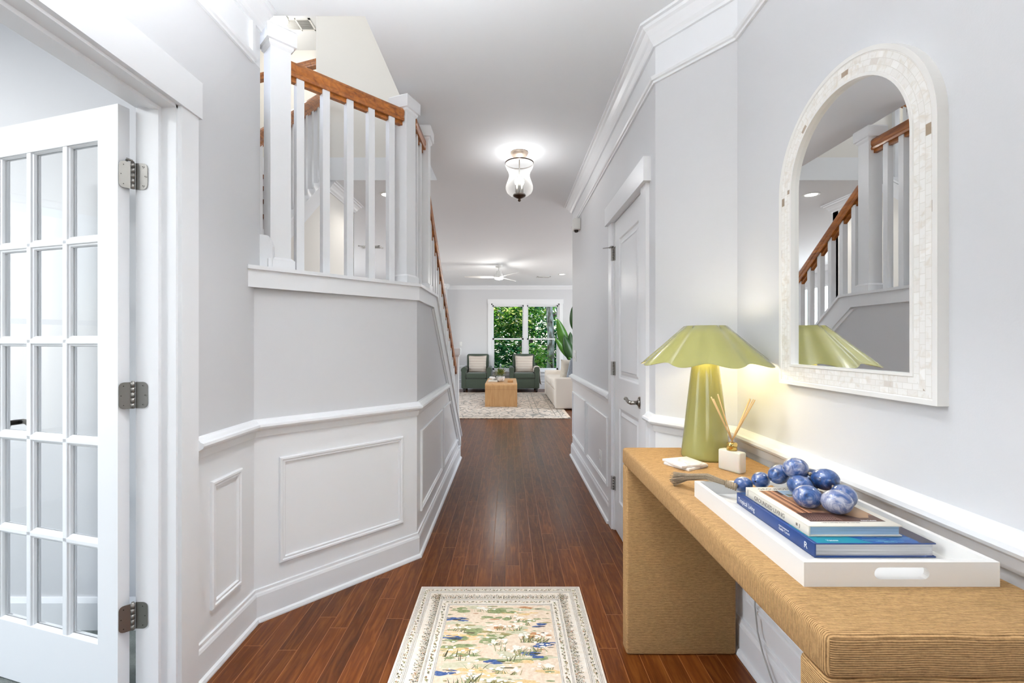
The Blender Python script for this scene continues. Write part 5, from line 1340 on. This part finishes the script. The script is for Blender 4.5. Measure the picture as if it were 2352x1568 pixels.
def tree(name, label, x, y, h_, rt, blobs, mats_, size, seed, bark):
    o = thing(name, (x, y, -.25), label, 'tree'); rg = random.Random(seed)
    m = MB(); m.tube([(x, y, -.3), (x + .03, y, h_ * .3), (x - .04, y, h_ * .6), (x + .05, y, h_)], [rt, rt * .9, rt * .8, rt * .6], n=14)
    for k in range(6):
        z = h_ * (.45 + .08 * k); a_ = rg.uniform(0, 2 * pi); m.tube([(x, y, z), (x + .5 * cos(a_), y + .4 * sin(a_), z + .4), (x + 1.2 * cos(a_), y + .9 * sin(a_), z + .8)], [rt * .35, rt * .25, rt * .1], n=8)
    m.build('trunk', bark, o)
    m = MB()
    for (c, r, n_) in blobs: foliage(m, rg, c, r, n_, size, mats_)
    tag(m.build('foliage', GL, o, fix=False), kind='stuff')
    return o
def barkm():
    m_, N, L, b = new_mat('mottled_bark'); tc = N.new('ShaderNodeTexCoord'); mp = N.new('ShaderNodeMapping'); mp.inputs['Scale'].default_value = (4, 4, 1.6); L.new(tc.outputs['Object'], mp.inputs[0])
    no = N.new('ShaderNodeTexNoise'); no.inputs['Scale'].default_value = 2.4; no.inputs['Detail'].default_value = 6; L.new(mp.outputs[0], no.inputs['Vector'])
    L.new(ramp(N, L, no.outputs['Fac'], [(.38, rgb(96, 84, 64)), (.5, rgb(168, 158, 138)), (.62, rgb(218, 214, 200))]), b.inputs['Base Color']); b.inputs['Roughness'].default_value = .9
    return m_
bark = barkm()
tree('garden_tree', 'pale mottled tree trunk seen through the right window sash', 1.36, 14.9, 4.5, .13, [((1.0, 15.8, 3.2), (2.0, .8, .9), 1300), ((2.5, 16, 1.9), (.9, .8, 1.6), 1100), ((.5, 16.4, 2.0), (.7, .6, 1.0), 500)], [0, 1, 2, 1, 4], .16, 31, bark)
tree('garden_tree', 'bushy broadleaf tree seen through the left window sash', -.9, 17.0, 4.2, .10, [((-.5, 16.2, 2.2), (1.6, .8, .95), 2600), ((.4, 17.4, 2.6), (1.6, .6, 1.1), 1500)], [3, 0, 1, 2, 2, 1], .24, 32, bark)
tree('garden_tree', 'dark green tree filling the back of the garden', .6, 21.0, 6.0, .2, [((-2.6, 20.5, 1.2), (3.0, 1.2, 2.0), 3200), ((2.6, 20.8, 1.4), (3.2, 1.2, 2.2), 3200), ((0, 21.5, .6), (4, 1, 1.6), 3000), ((.3, 22.5, 2.8), (4.5, 1, 1.2), 1600)], [2, 4, 2, 1, 4], .36, 33, bark)
def shrub(x, y, z, r, n_, size, mats_, label, seed, blade=False):
    rg = random.Random(seed); o = thing('shrub', (x, y, -.25), label, 'shrub'); m = MB()
    m.tube([(x, y, -.3), (x, y, z)], .03, n=6); m.build('stem', bark, o); m = MB()
    if blade:
        for _ in range(n_):
            a_ = rg.uniform(0, 2 * pi); l = rg.uniform(.5, 1.0) * r[2] * 1.6; b0 = Vector((x + rg.gauss(0, r[0] * .4), y + rg.gauss(0, .15), z - r[2])); pts = []
            for k in range(7): t = k / 6; pts.append(b0 + Vector((cos(a_) * t * t * l * .6, sin(a_) * t * t * l * .4, l * (t - .55 * t * t))))
            w_ = .028; vs = []
            for k, p in enumerate(pts): ww = w_ * (1 - (k / 6) ** 2); vs += [p + Vector((-ww, 0, 0)), p + Vector((ww, .01, 0))]
            m.add(vs, [(2 * k, 2 * k + 1, 2 * k + 3, 2 * k + 2) for k in range(6)], rg.choice(mats_))
    else: foliage(m, rg, (x, y, z), r, n_, size, mats_, flat_=.2)
    tag(m.build('foliage', GL, o, fix=False), kind='stuff')
shrub(-.25, 14.2, .55, (.55, .3, .55), 110, .3, [0, 1, 0], 'strappy bright green plant outside the left window sash', 41, True)
shrub(.15, 14.0, .25, (.5, .3, .4), 260, .13, [0, 1, 3], 'low bright shrub outside behind the armchairs', 42)
shrub(.85, 14.3, .75, (.45, .3, .55), 420, .20, [0, 0, 1, 3], 'lime green fern like shrub left of the pale trunk', 43)
shrub(1.95, 15.4, .8, (.5, .4, 1.1), 700, .16, [2, 4, 2], 'dark hedge shrub right of the pale trunk outside', 44)
shrub(-.7, 15.2, .9, (.7, .4, .8), 700, .15, [2, 4, 1], 'deep green shrub at the lower left of the window view', 45)
# roof above the living side so that daylight enters by windows only
m = MB(); m.box(-4.6, 4.6, -2.5, 12.6, 5.32, 5.4); struct(m.build('ceiling_roof', M['ceil']))
